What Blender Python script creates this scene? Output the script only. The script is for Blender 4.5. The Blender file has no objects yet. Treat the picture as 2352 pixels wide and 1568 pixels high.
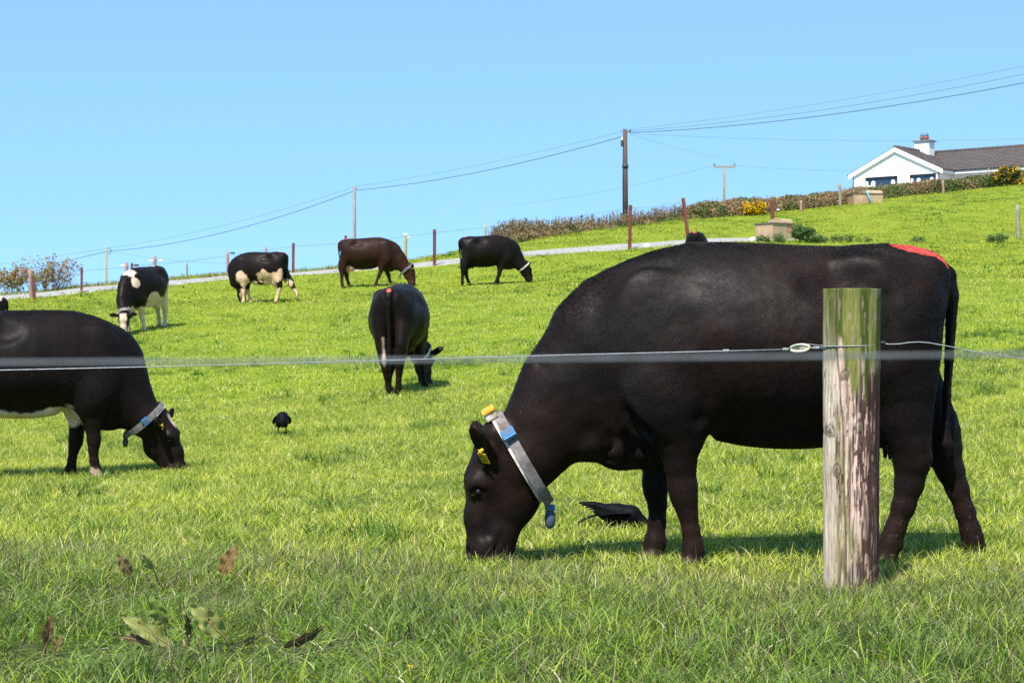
import bpy, bmesh, math, os, random
import numpy as np
from mathutils import Vector, Matrix

SC = bpy.context.scene
COL = SC.collection
R = math.radians
rng = np.random.default_rng(7)
random.seed(7)

# ------------------------------------------------------------------ camera, sky, sun, exposure
EYE = np.array([0.0, 0.0, 0.92])
FPX, CU, CV = 4144.0, 1176.0, 784.0          # focal length and centre, in units of a 2352 px wide picture
cam_data = bpy.data.cameras.new('camera')
cam = bpy.data.objects.new('camera', cam_data)
COL.objects.link(cam)
cam.location = EYE
cam.rotation_euler = (R(90), 0, 0)
cam_data.sensor_width = 36.0
cam_data.lens = 36.0 * FPX / 2352.0
cam_data.clip_start = 0.05
cam_data.clip_end = 3000
cam_data.dof.use_dof = True
cam_data.dof.focus_distance = 7.0
cam_data.dof.aperture_fstop = 20.0
SC.camera = cam

SUN_VEC = Vector((-0.30, -0.74, 1.12)).normalized()
SUN_EL = math.asin(SUN_VEC.z)
SUN_ROT = math.atan2(SUN_VEC.x, SUN_VEC.y)
world = bpy.data.worlds.new('World')
SC.world = world
world.use_nodes = True
wn = world.node_tree
for n in list(wn.nodes):
    wn.nodes.remove(n)
w_out = wn.nodes.new('ShaderNodeOutputWorld')
w_bg = wn.nodes.new('ShaderNodeBackground')
w_sky = wn.nodes.new('ShaderNodeTexSky')
w_sky.sky_type = 'NISHITA'
w_sky.sun_disc = False
w_sky.sun_elevation = SUN_EL
w_sky.sun_rotation = SUN_ROT
w_sky.altitude = 0
w_sky.air_density = 0.3
w_sky.dust_density = 0.0
w_sky.ozone_density = 6.0
# the photograph's sky is one even clear blue: compress the sky's range and tint it, the same all round
w_gam = wn.nodes.new('ShaderNodeGamma'); w_gam.inputs['Gamma'].default_value = 0.27
w_mul = wn.nodes.new('ShaderNodeMix'); w_mul.data_type = 'RGBA'; w_mul.blend_type = 'MULTIPLY'
w_mul.inputs[0].default_value = 1.0
w_mul.inputs[7].default_value = (1.86, 3.12, 4.25, 1)
w_bg.inputs['Strength'].default_value = 0.1
wn.links.new(w_sky.outputs[0], w_gam.inputs['Color'])
wn.links.new(w_gam.outputs[0], w_mul.inputs[6])
wn.links.new(w_mul.outputs[2], w_bg.inputs['Color'])
wn.links.new(w_bg.outputs[0], w_out.inputs['Surface'])

sun_data = bpy.data.lights.new('sun', 'SUN')
sun_data.energy = 4.6
sun_data.angle = R(0.5)
sun_data.color = (1.0, 0.95, 0.86)
sun = bpy.data.objects.new('sun', sun_data)
COL.objects.link(sun)
sun.rotation_euler = SUN_VEC.to_track_quat('Z', 'Y').to_euler()

SC.view_settings.view_transform = 'Standard'
SC.view_settings.look = 'None'
SC.view_settings.gamma = 1.0
SC.view_settings.exposure = 0.92
SC.view_settings.use_curve_mapping = False
SC.render.engine = 'CYCLES'
SC.cycles.use_denoising = False
SC.cycles.max_bounces = 6
SC.cycles.transparent_max_bounces = 6

# ------------------------------------------------------------------ helpers
def at(u, v, d):
    """the point at depth d on the sight line through (u, v)"""
    return np.array([(u - CU) * d / FPX, d, EYE[2] - (v - CV) * d / FPX])

def hash3(i, j, k, seed):
    h = (i.astype(np.int64) * 73856093) ^ (j.astype(np.int64) * 19349663) ^ (k.astype(np.int64) * 83492791) ^ (seed * 2654435761)
    h = (h ^ (h >> 13)) * 1274126177
    h = h & 0x7fffffff
    h = (h ^ (h >> 16)) & 0xffffff
    return h / float(0xffffff)

def noise3(p, scale=1.0, seed=0, octaves=1):
    """value noise in 0..1, p is (n, 3)"""
    p = np.asarray(p, float)
    out = np.zeros(len(p)); amp = 1.0; tot = 0.0
    for o in range(octaves):
        q = p * (scale * 2 ** o) + 37.7 * (o + 1)
        f = np.floor(q); t = q - f; t = t * t * (3 - 2 * t)
        i, j, k = f[:, 0], f[:, 1], f[:, 2]
        v = 0
        for di in (0, 1):
            for dj in (0, 1):
                for dk in (0, 1):
                    w = (t[:, 0] if di else 1 - t[:, 0]) * (t[:, 1] if dj else 1 - t[:, 1]) * (t[:, 2] if dk else 1 - t[:, 2])
                    v = v + w * hash3(i + di, j + dj, k + dk, seed + o)
        out += amp * v; tot += amp; amp *= 0.5
    return out / tot

def sstep(a, b, x):
    t = np.clip((x - a) / (b - a), 0, 1)
    return t * t * (3 - 2 * t)

def new_mesh(name, verts, faces, mat=None, smooth=False):
    me = bpy.data.meshes.new(name)
    verts = np.asarray(verts, np.float32)
    if isinstance(faces, np.ndarray):
        n, k = faces.shape
        me.vertices.add(len(verts)); me.vertices.foreach_set('co', verts.ravel())
        me.loops.add(n * k); me.loops.foreach_set('vertex_index', faces.astype(np.int32).ravel())
        me.polygons.add(n)
        me.polygons.foreach_set('loop_start', np.arange(0, n * k, k, dtype=np.int32))
        me.polygons.foreach_set('loop_total', np.full(n, k, np.int32))
        me.update(calc_edges=True)
        me.validate()
    else:
        me.from_pydata([tuple(map(float, v)) for v in verts], [], faces)
        me.update()
    if smooth:
        me.polygons.foreach_set('use_smooth', np.ones(len(me.polygons), bool))
    if mat is not None:
        me.materials.append(mat)
    return me

def link(name, me, parent=None, loc=None):
    o = bpy.data.objects.new(name, me)
    COL.objects.link(o)
    if parent is not None:
        o.parent = parent
    if loc is not None:
        o.location = [float(c) for c in loc]
    return o

def tag(o, label=None, cat=None, group=None, kind=None):
    if label: o['label'] = label
    if cat: o['category'] = cat
    if group: o['group'] = group
    if kind: o['kind'] = kind
    return o

def empty(name, loc, rz=0.0):
    o = bpy.data.objects.new(name, None)
    o.empty_display_size = 0.2
    COL.objects.link(o)
    o.location = [float(c) for c in loc]
    o.rotation_euler = (0, 0, rz)
    return o

def set_color(me, cols, name='tint'):
    a = me.attributes.new(name, 'FLOAT_COLOR', 'POINT')
    c = np.ones((len(me.vertices), 4), np.float32)
    c[:, :3] = cols
    a.data.foreach_set('color', c.ravel())

def set_float(me, vals, name):
    a = me.attributes.new(name, 'FLOAT', 'POINT')
    a.data.foreach_set('value', np.asarray(vals, np.float32))

class Shape:
    """collects boxes, tubes and prisms into one mesh"""
    def __init__(s):
        s.v = []; s.f = []
    def add(s, verts, faces):
        b = len(s.v)
        s.v += [tuple(map(float, p)) for p in verts]
        s.f += [tuple(b + i for i in f) for f in faces]
        return s
    def box(s, c, size, M=None, taper=1.0):
        hx, hy, hz = [k / 2 for k in size]
        vs = [(-hx * taper, -hy * taper, -hz), (hx * taper, -hy * taper, -hz), (hx * taper, hy * taper, -hz), (-hx * taper, hy * taper, -hz),
              (-hx, -hy, hz), (hx, -hy, hz), (hx, hy, hz), (-hx, hy, hz)]
        M = np.eye(3) if M is None else np.asarray(M)
        vs = [M @ np.array(p) + np.asarray(c) for p in vs]
        return s.add(vs, [(3, 2, 1, 0), (4, 5, 6, 7), (0, 1, 5, 4), (1, 2, 6, 5), (2, 3, 7, 6), (3, 0, 4, 7)])
    def tube(s, pts, r, sides=6, caps=True):
        pts = [np.asarray(p, float) for p in pts]
        n = len(pts)
        rs = r if hasattr(r, '__len__') else [r] * n
        ref = np.array([0.0, 0.0, 1.0])
        t0 = pts[-1] - pts[0]
        if abs(t0[2]) > 0.8 * np.linalg.norm(t0): ref = np.array([1.0, 0.0, 0.0])
        vs = []
        for i in range(n):
            t = pts[min(i + 1, n - 1)] - pts[max(i - 1, 0)]
            t = t / (np.linalg.norm(t) + 1e-9)
            a = np.cross(t, ref); a /= (np.linalg.norm(a) + 1e-9)
            b = np.cross(a, t)
            for k in range(sides):
                an = 2 * math.pi * k / sides
                vs.append(pts[i] + rs[i] * (math.cos(an) * a + math.sin(an) * b))
        fs = []
        for i in range(n - 1):
            for k in range(sides):
                k2 = (k + 1) % sides
                fs.append((i * sides + k, i * sides + k2, (i + 1) * sides + k2, (i + 1) * sides + k))
        if caps:
            fs.append(tuple(range(sides - 1, -1, -1)))
            fs.append(tuple((n - 1) * sides + k for k in range(sides)))
        return s.add(vs, fs)
    def build(s, name, mat, parent=None, smooth=False, loc=None):
        me = new_mesh(name, s.v, s.f, mat, smooth)
        return link(name, me, parent, loc)

def bevel(o, w=0.004, seg=2):
    bm = bmesh.new(); bm.from_mesh(o.data)
    bmesh.ops.bevel(bm, geom=list(bm.edges), offset=w, segments=seg, affect='EDGES', profile=0.7)
    bm.to_mesh(o.data); bm.free()
    return o

# ------------------------------------------------------------------ materials
def mat_base(name):
    m = bpy.data.materials.new(name)
    m.use_nodes = True
    nt = m.node_tree
    b = nt.nodes['Principled BSDF']
    return m, nt, b

def noise_node(nt, scale, detail=4, rough=0.6, coord='Object', stretch=None):
    tc = nt.nodes.new('ShaderNodeTexCoord')
    n = nt.nodes.new('ShaderNodeTexNoise')
    n.inputs['Scale'].default_value = scale
    n.inputs['Detail'].default_value = detail
    n.inputs['Roughness'].default_value = rough
    src = tc.outputs[coord]
    if coord == 'World':
        pass
    if stretch is not None:
        mp = nt.nodes.new('ShaderNodeMapping')
        mp.inputs['Scale'].default_value = stretch
        nt.links.new(src, mp.inputs['Vector']); src = mp.outputs[0]
    nt.links.new(src, n.inputs['Vector'])
    return n

def ramp(nt, src, stops):
    r = nt.nodes.new('ShaderNodeValToRGB')
    e = r.color_ramp.elements
    while len(e) < len(stops): e.new(0.5)
    for el, (p, c) in zip(e, stops):
        el.position = p; el.color = (*c, 1)
    nt.links.new(src, r.inputs[0])
    return r

def mix_col(nt, fac, a, b, blend='MIX'):
    m = nt.nodes.new('ShaderNodeMix'); m.data_type = 'RGBA'; m.blend_type = blend
    for sock, val in ((m.inputs[0], fac), (m.inputs[6], a), (m.inputs[7], b)):
        if hasattr(val, 'links') or isinstance(val, bpy.types.NodeSocket):
            nt.links.new(val, sock)
        elif isinstance(val, (int, float)):
            sock.default_value = val
        else:
            sock.default_value = (*val, 1)
    return m.outputs[2]

def bump(nt, b, src, strength=0.3, dist=0.01):
    n = nt.nodes.new('ShaderNodeBump')
    n.inputs['Strength'].default_value = strength
    n.inputs['Distance'].default_value = dist
    nt.links.new(src, n.inputs['Height'])
    nt.links.new(n.outputs[0], b.inputs['Normal'])
    return n

def simple(name, c1, c2=None, rough=0.7, scale=12, bstr=0.2, bdist=0.005, stretch=None, metallic=0.0, spec=0.4):
    m, nt, b = mat_base(name)
    b.inputs['Roughness'].default_value = rough
    b.inputs['Metallic'].default_value = metallic
    b.inputs['Specular IOR Level'].default_value = spec
    c2 = c2 or tuple(k * 0.7 for k in c1)
    n = noise_node(nt, scale, stretch=stretch)
    r = ramp(nt, n.outputs['Fac'], [(0.35, c2), (0.65, c1)])
    nt.links.new(r.outputs[0], b.inputs['Base Color'])
    if bstr: bump(nt, b, n.outputs['Fac'], bstr, bdist)
    return m

def grass_mat(name, dark, mid, light, straw, patch_scale=0.55, dead=0.06, trans=0.35, extra=None, patch=0.5):
    """blades: colour by blade ('blade' attribute), by instance and by slow patches over the ground"""
    m, nt, b = mat_base(name)
    at_ = nt.nodes.new('ShaderNodeAttribute'); at_.attribute_name = 'blade'
    hh = nt.nodes.new('ShaderNodeAttribute'); hh.attribute_name = 'height'
    oi = nt.nodes.new('ShaderNodeObjectInfo')
    geo = nt.nodes.new('ShaderNodeNewGeometry')
    pn = nt.nodes.new('ShaderNodeTexNoise'); pn.inputs['Scale'].default_value = patch_scale; pn.inputs['Detail'].default_value = 3
    nt.links.new(geo.outputs['Position'], pn.inputs['Vector'])
    def math_(op, a, b_):
        k = nt.nodes.new('ShaderNodeMath'); k.operation = op
        for s, v in ((k.inputs[0], a), (k.inputs[1], b_)):
            if isinstance(v, (int, float)): s.default_value = v
            else: nt.links.new(v, s)
        return k.outputs[0]
    f = math_('ADD', math_('MULTIPLY', at_.outputs['Fac'], 0.75), math_('MULTIPLY', oi.outputs['Random'], 0.2))
    f = math_('ADD', f, math_('MULTIPLY', pn.outputs['Fac'], patch))
    f = math_('SUBTRACT', f, 0.22 + (patch - 0.5) * 0.5)
    r = ramp(nt, f, [(0.12, dark), (0.5, mid), (0.85, light)])
    # straw tip
    c = mix_col(nt, math_('MULTIPLY', math_('POWER', hh.outputs['Fac'], 3.0), 0.35), r.outputs[0], straw)
    fr = nt.nodes.new('ShaderNodeMath'); fr.operation = 'FRACT'
    nt.links.new(math_('MULTIPLY', at_.outputs['Fac'], 37.3), fr.inputs[0])
    isd = math_('LESS_THAN', fr.outputs[0], dead)
    c = mix_col(nt, isd, c, straw)
    if extra is not None:
        fr2 = nt.nodes.new('ShaderNodeMath'); fr2.operation = 'FRACT'
        nt.links.new(math_('MULTIPLY', at_.outputs['Fac'], 91.7), fr2.inputs[0])
        c = mix_col(nt, math_('LESS_THAN', fr2.outputs[0], extra[1]), c, extra[0])
    nt.links.new(c, b.inputs['Base Color'])
    b.inputs['Roughness'].default_value = 0.48
    b.inputs['Specular IOR Level'].default_value = 0.22
    tr = nt.nodes.new('ShaderNodeBsdfTranslucent')
    nt.links.new(mix_col(nt, 1.0, c, (1.0, 1.0, 0.55), 'MULTIPLY'), tr.inputs['Color'])
    mx = nt.nodes.new('ShaderNodeMixShader'); mx.inputs[0].default_value = trans
    nt.links.new(b.outputs[0], mx.inputs[1]); nt.links.new(tr.outputs[0], mx.inputs[2])
    nt.links.new(mx.outputs[0], nt.nodes['Material Output'].inputs['Surface'])
    return m

def tint_mat(name, rough=0.6, trans=0.0, attr='tint', spec=0.3, nscale=60, namt=0.25):
    """colour from the 'tint' attribute (colour of the thing itself) broken up by fine noise"""
    m, nt, b = mat_base(name)
    a = nt.nodes.new('ShaderNodeAttribute'); a.attribute_name = attr
    n = noise_node(nt, nscale)
    r = ramp(nt, n.outputs['Fac'], [(0.3, (1 - namt,) * 3), (0.7, (1 + namt * .4,) * 3)])
    c = mix_col(nt, 1.0, a.outputs['Color'], r.outputs[0], 'MULTIPLY')
    nt.links.new(c, b.inputs['Base Color'])
    b.inputs['Roughness'].default_value = rough
    b.inputs['Specular IOR Level'].default_value = spec
    if trans:
        tr = nt.nodes.new('ShaderNodeBsdfTranslucent'); nt.links.new(c, tr.inputs['Color'])
        mx = nt.nodes.new('ShaderNodeMixShader'); mx.inputs[0].default_value = trans
        nt.links.new(b.outputs[0], mx.inputs[1]); nt.links.new(tr.outputs[0], mx.inputs[2])
        nt.links.new(mx.outputs[0], nt.nodes['Material Output'].inputs['Surface'])
    return m

# ------------------------------------------------------------------ terrain
CTRL = []
def ctrl(u, v, d):
    CTRL.append(at(u, v, d))
for u in (-400, 400, 1176, 1900, 2750):
    ctrl(u, 1955, 3.2); ctrl(u, 1568, 4.86); ctrl(u, 1358, 6.9); ctrl(u, 1290, 8.0)
for p in [(200, 1090, 15), (1176, 1080, 13.5), (2280, 1040, 13.5), (-300, 1095, 15), (2700, 1035, 13.5),
          (910, 905, 23.7), (0, 945, 23.7), (-400, 955, 23.7), (1700, 860, 23.7), (2300, 820, 23.7), (2750, 800, 23.7),
          (330, 757, 40), (-100, 775, 40), (-450, 785, 40), (1176, 712, 40), (1800, 685, 40), (2300, 672, 40), (2750, 660, 40),
          (600, 693, 47.6), (870, 661, 51), (1140, 654, 51), (1600, 622, 52), (2200, 606, 53),
          (-400, 735, 48), (-100, 700, 51), (0, 690, 52), (190, 675, 54), (370, 660, 56), (520, 645, 58), (780, 630, 60), (1050, 607, 62),
          (1220, 591, 64), (1440, 574, 66.5), (1560, 564, 68.5), (1720, 556, 71), (1900, 554, 72), (2100, 553, 72), (2330, 549, 72), (2750, 540, 73),
          (-100, 688, 54.5), (0, 681, 55.5), (190, 662, 57.5), (370, 645, 59.5), (520, 632, 61.5), (780, 617, 63.5), (950, 605, 65.5),
          (-400, 760, 70), (0, 712, 70), (200, 690, 72), (400, 672, 74), (600, 655, 76), (800, 640, 80), (-300, 850, 120), (200, 800, 120), (600, 760, 120), (900, 700, 120),
          (1050, 590, 68), (1180, 562, 74), (1300, 538, 81), (1440, 521, 88), (1540, 508, 92), (1300, 545, 110), (1100, 600, 110),
          (1440, 525, 110), (1640, 500, 95), (1722, 495, 97), (1895, 475, 104), (2021, 458, 110), (2186, 441, 116), (2352, 421, 122), (2750, 380, 132),
          (1800, 515, 86), (2000, 500, 90), (2300, 480, 93), (2700, 460, 97),
          (1640, 500, 130), (1750, 495, 150), (1950, 470, 140), (2100, 462, 140), (2400, 452, 140), (2800, 440, 145), (2100, 485, 170), (2500, 480, 170),
          (-500, 1000, 260), (300, 900, 260), (1100, 720, 260), (1700, 600, 260), (2300, 570, 260), (2900, 560, 260)]:
    ctrl(*p)
CTRL = np.array(CTRL)
def warp(x, y):
    yy = np.clip(y, 1.0, 400)
    return np.stack([np.log(yy + 2) * 1.0, np.clip(x / (yy + 1.0), -0.6, 0.6) * 3.2], -1)
_cw = warp(CTRL[:, 0], CTRL[:, 1])
def _tps(r2):
    return 0.5 * r2 * np.log(r2 + 1e-12)
_n = len(_cw)
_A = np.zeros((_n + 3, _n + 3))
_A[:_n, :_n] = _tps(((_cw[:, None] - _cw[None]) ** 2).sum(-1)) + np.eye(_n) * 1e-5
_A[:_n, _n] = 1; _A[:_n, _n + 1:] = _cw
_A[_n, :_n] = 1; _A[_n + 1:, :_n] = _cw.T
# interpolate the tangent of the elevation angle (z over distance): heights near and far then weigh alike
_zr = (CTRL[:, 2] - EYE[2]) / CTRL[:, 1]
_sol = np.linalg.solve(_A, np.concatenate([_zr, np.zeros(3)]))
def ground_z(x, y):
    x = np.atleast_1d(np.asarray(x, float)); y = np.atleast_1d(np.asarray(y, float))
    out = np.empty(len(x))
    for s in range(0, len(x), 20000):
        w = warp(x[s:s + 20000], y[s:s + 20000])
        k = _tps(((w[:, None] - _cw[None]) ** 2).sum(-1)) @ _sol[:_n]
        zr = k + _sol[_n] + w @ _sol[_n + 1:]
        yy = np.clip(y[s:s + 20000], 3.2, 400)
        out[s:s + 20000] = EYE[2] + zr * yy
    p = np.stack([x, y, x * 0], -1)
    amp = np.clip((y - 3) / 40, 0, 1) * 0.05 + 0.012
    return out + (noise3(p, 0.35, 3, 2) - 0.5) * amp * 2
def hit(u, v, dmin=3.5, dmax=250):
    """where the sight line through (u, v) meets the ground"""
    ds = np.exp(np.linspace(math.log(dmin), math.log(dmax), 1500))
    x = (u - CU) * ds / FPX; z = EYE[2] - (v - CV) * ds / FPX
    g = ground_z(x, ds)
    below = np.nonzero(z <= g)[0]
    i = below[0] if len(below) else 1499
    return np.array([x[i], ds[i], g[i]])
def on_ground(u, d):
    x = (u - CU) * d / FPX
    return np.array([x, d, ground_z([x], [d])[0]])

ys = np.concatenate([[-25, -12, -5, 0, 1.5, 2.5], np.exp(np.linspace(math.log(3.3), math.log(400), 260))])
cs = np.concatenate([np.linspace(-0.9, -0.36, 14), np.linspace(-0.34, 0.42, 200), np.linspace(0.44, 0.95, 14)])
gx = cs[None, :] * (np.clip(ys, 0, None)[:, None] + 8.0)
gy = np.repeat(ys[:, None], len(cs), 1)
gz = ground_z(gx.ravel(), gy.ravel())
gv = np.stack([gx.ravel(), gy.ravel(), gz], -1)
nr, nc = gx.shape
ii = np.arange(nr - 1)[:, None] * nc + np.arange(nc - 1)[None]
gf = np.stack([ii, ii + 1, ii + nc + 1, ii + nc], -1).reshape(-1, 4)

def ground_material():
    m, nt, b = mat_base('pasture_ground')
    geo = nt.nodes.new('ShaderNodeNewGeometry')
    def nz(scale, detail=4, rough=0.6):
        n = nt.nodes.new('ShaderNodeTexNoise'); n.inputs['Scale'].default_value = scale
        n.inputs['Detail'].default_value = detail; n.inputs['Roughness'].default_value = rough
        nt.links.new(geo.outputs['Position'], n.inputs['Vector']); return n.outputs['Fac']
    a = ramp(nt, nz(0.5, 5), [(0.3, (0.11, 0.17, 0.010)), (0.5, (0.20, 0.26, 0.013)), (0.68, (0.30, 0.33, 0.02))])
    c = mix_col(nt, 0.6, a.outputs[0], ramp(nt, nz(3.5, 5, 0.7), [(0.35, (0.08, 0.15, 0.010)), (0.6, (0.25, 0.31, 0.02))]).outputs[0])
    c = mix_col(nt, 0.55, c, ramp(nt, nz(26, 4, 0.8), [(0.36, (0.05, 0.09, 0.008)), (0.62, (0.28, 0.34, 0.03))]).outputs[0])
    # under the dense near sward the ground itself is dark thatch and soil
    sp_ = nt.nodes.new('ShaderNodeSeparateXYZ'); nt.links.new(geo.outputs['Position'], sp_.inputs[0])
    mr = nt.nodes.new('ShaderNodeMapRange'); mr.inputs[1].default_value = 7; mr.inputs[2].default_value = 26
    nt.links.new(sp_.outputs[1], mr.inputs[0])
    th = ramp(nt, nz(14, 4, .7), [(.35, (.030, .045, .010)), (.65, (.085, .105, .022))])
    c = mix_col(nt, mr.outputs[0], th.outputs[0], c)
    nt.links.new(c, b.inputs['Base Color'])
    b.inputs['Roughness'].default_value = 0.9
    b.inputs['Specular IOR Level'].default_value = 0.1
    bump(nt, b, nz(30, 5, 0.7), 0.6, 0.06)
    return m
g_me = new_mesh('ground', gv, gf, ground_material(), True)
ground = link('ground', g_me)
tag(ground, kind='structure')

# gravel farm track
def track_mesh():
    near = [(-420, 737, 47.5), (-200, 710, 50.0), (-100, 700, 51), (0, 690, 52.3), (190, 675, 54.3), (370, 660, 56.3), (520, 645, 58.3), (780, 630, 60.3), (1050, 607, 62.3), (1220, 591, 64.3),
            (1440, 574, 66.8), (1560, 564, 68.8), (1720, 556, 71.3), (1850, 556, 73.0)]
    P = np.array([[(u - CU) * d / FPX, d] for u, v, d in near])
    s = np.linspace(0, len(P) - 1, 160)
    px = np.interp(s, range(len(P)), P[:, 0]); py = np.interp(s, range(len(P)), P[:, 1])
    k = np.ones(9) / 9
    px2 = np.convolve(np.pad(px, 4, 'edge'), k, 'valid'); py2 = np.convolve(np.pad(py, 4, 'edge'), k, 'valid')
    vs = []; nl = 9
    for i in range(160):
        for j in range(nl):
            o = j / (nl - 1)
            wob = (hash3(np.array([i]), np.array([j]), np.array([0]), 5)[0] - .5) * 0.25 if j in (0, nl - 1) else 0
            x = px2[i] - 0.10 * o * 3.0; y = py2[i] + o * 3.0 + wob
            vs.append((x, y, 0))
    vs = np.array(vs)
    vs[:, 2] = ground_z(vs[:, 0], vs[:, 1]) + 0.03 - 0.06 * (np.abs(np.tile(np.linspace(-1, 1, nl), 160)) > 0.99)
    idx = np.arange(159)[:, None] * nl + np.arange(nl - 1)[None]
    fs = np.stack([idx, idx + 1, idx + nl + 1, idx + nl], -1).reshape(-1, 4)
    return vs, fs
tv, tf = track_mesh()
m_gravel = simple('gravel', (0.36, 0.345, 0.33), (0.22, 0.205, 0.19), 0.9, 6, 0.5, 0.02)
track = link('gravel_track', new_mesh('gravel_track', tv, tf[:, ::-1], m_gravel, True))
tag(track, kind='structure')
def on_track(x, y):
    s = np.interp(x, tv[::9, 0], tv[::9, 1])
    return (y > s - 0.05) & (y < s + 3.0) & (x < tv[-9, 0])

# ------------------------------------------------------------------ cattle: one continuous skin grown from blended muscle shapes
K = 0.0010822
def H(p, q, y=0.0):
    return np.array([(p - 1250) * K, y, (1395 - q) * K])

class Field:
    def __init__(s, lo, hi, vox):
        s.lo = np.array(lo, float); s.vox = vox
        s.n = np.ceil((np.array(hi) - s.lo) / vox).astype(int) + 1
        s.a = np.full(s.n, 9.0, np.float32)
        s.ax = [s.lo[k] + vox * np.arange(s.n[k]) for k in range(3)]
    def _sub(s, lo, hi):
        sl = []
        for k in range(3):
            i0 = max(0, int((lo[k] - s.lo[k]) / s.vox) - 1); i1 = min(s.n[k], int((hi[k] - s.lo[k]) / s.vox) + 3)
            if i1 <= i0: return None
            sl.append(slice(i0, i1))
        X, Y, Z = np.meshgrid(s.ax[0][sl[0]], s.ax[1][sl[1]], s.ax[2][sl[2]], indexing='ij')
        return tuple(sl), np.stack([X, Y, Z], -1)
    def put(s, lo, hi, fn, k, sub=False):
        m = k + 2.5 * s.vox
        r = s._sub(np.asarray(lo) - m, np.asarray(hi) + m)
        if r is None: return
        sl, P = r
        d = fn(P)
        a = s.a[sl]
        if sub:
            h = np.maximum(k - np.abs(a + d), 0) / max(k, 1e-6)
            s.a[sl] = np.maximum(a, -d) + h * h * k * 0.25
        else:
            h = np.maximum(k - np.abs(a - d), 0) / max(k, 1e-6)
            s.a[sl] = np.minimum(a, d) - h * h * k * 0.25
    def seg(s, a, b, ra, rb, k=0.03, sy=1.0, lat=(0, 1, 0), sub=False):
        a = np.asarray(a, float); b = np.asarray(b, float); lat = np.asarray(lat, float)
        rm = max(ra, rb) * max(1, sy)
        def fn(P):
            q = P - a; e = b - a
            if sy != 1.0:
                q = q + (q @ lat)[..., None] * lat * (1 / sy - 1); e = e + (e @ lat) * lat * (1 / sy - 1)
            t = np.clip((q @ e) / (e @ e + 1e-9), 0, 1)
            return (np.linalg.norm(q - t[..., None] * e, axis=-1) - (ra + (rb - ra) * t)) * min(1, sy)
        s.put(np.minimum(a, b) - rm, np.maximum(a, b) + rm, fn, k, sub)
    def chain(s, pts, k=0.03, sy=1.0, lat=(0, 1, 0)):
        for (a, ra), (b, rb) in zip(pts[:-1], pts[1:]):
            s.seg(a, b, ra, rb, k, sy, lat)
    def ell(s, c, rad, Rm=None, k=0.03, sub=False):
        c = np.asarray(c, float); rad = np.asarray(rad, float)
        Rm = np.eye(3) if Rm is None else np.asarray(Rm)
        def fn(P):
            q = (P - c) @ Rm
            k0 = np.linalg.norm(q / rad, axis=-1); k1 = np.linalg.norm(q / rad ** 2, axis=-1) + 1e-9
            return k0 * (k0 - 1) / k1
        m = rad.max()
        s.put(c - m, c + m, fn, k, sub)
    def sample(s, P):
        P = np.atleast_2d(P)
        g = np.clip((P - s.lo) / s.vox, 0, np.array(s.n) - 1.001)
        i = g.astype(int); f = g - i
        out = 0
        for dx in (0, 1):
            for dy in (0, 1):
                for dz in (0, 1):
                    w = (f[:, 0] if dx else 1 - f[:, 0]) * (f[:, 1] if dy else 1 - f[:, 1]) * (f[:, 2] if dz else 1 - f[:, 2])
                    out = out + w * s.a[i[:, 0] + dx, i[:, 1] + dy, i[:, 2] + dz]
        return out
    def surface(s):
        A = s.a; n = A.shape
        ins = A < 0
        cs_ = [A[dx:n[0] - 1 + dx, dy:n[1] - 1 + dy, dz:n[2] - 1 + dz] for dx in (0, 1) for dy in (0, 1) for dz in (0, 1)]
        cnt = sum((c < 0).astype(np.int8) for c in cs_)
        I = np.argwhere((cnt > 0) & (cnt < 8))
        ids = -np.ones((n[0] - 1, n[1] - 1, n[2] - 1), np.int64)
        ids[I[:, 0], I[:, 1], I[:, 2]] = np.arange(len(I))
        corn = np.array([(dx, dy, dz) for dx in (0, 1) for dy in (0, 1) for dz in (0, 1)])
        vals = np.stack([c[I[:, 0], I[:, 1], I[:, 2]] for c in cs_], -1)
        acc = np.zeros((len(I), 3)); num = np.zeros(len(I))
        for i in range(8):
            for j in range(i + 1, 8):
                if np.abs(corn[i] - corn[j]).sum() != 1: continue
                va, vb = vals[:, i], vals[:, j]
                m = (va < 0) != (vb < 0)
                t = np.where(m, va / np.where(m, va - vb, 1), 0)
                acc += np.where(m[:, None], corn[i] + t[:, None] * (corn[j] - corn[i]), 0); num += m
        V = s.lo + s.vox * (I + acc / num[:, None])
        F = []
        for ax in range(3):
            o = [(1, 2), (2, 0), (0, 1)][ax]
            sa = [slice(None)] * 3; sb = [slice(None)] * 3
            sa[ax] = slice(0, n[ax] - 1); sb[ax] = slice(1, n[ax])
            a_, b_ = ins[tuple(sa)], ins[tuple(sb)]
            E_ = np.argwhere(a_ != b_)
            E_ = E_[(E_[:, o[0]] > 0) & (E_[:, o[1]] > 0) & (E_[:, o[0]] < n[o[0]] - 1) & (E_[:, o[1]] < n[o[1]] - 1)]
            if not len(E_): continue
            up = a_[E_[:, 0], E_[:, 1], E_[:, 2]]
            def cid(d0, d1):
                q = E_.copy(); q[:, o[0]] += d0; q[:, o[1]] += d1
                return ids[q[:, 0], q[:, 1], q[:, 2]]
            q = np.stack([cid(-1, -1), cid(0, -1), cid(0, 0), cid(-1, 0)], -1)
            q[~up] = q[~up][:, ::-1]
            F.append(q)
        F = np.concatenate(F)
        # one soft relaxation pass
        for lam in (0.5, 0.3):
            sm = np.zeros_like(V); c = np.zeros(len(V))
            for k in range(4):
                np.add.at(sm, F[:, k], V[F[:, (k + 1) % 4]]); np.add.at(c, F[:, k], 1)
            V = V + lam * (sm / np.maximum(c, 1)[:, None] - V)
        return V, F

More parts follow.
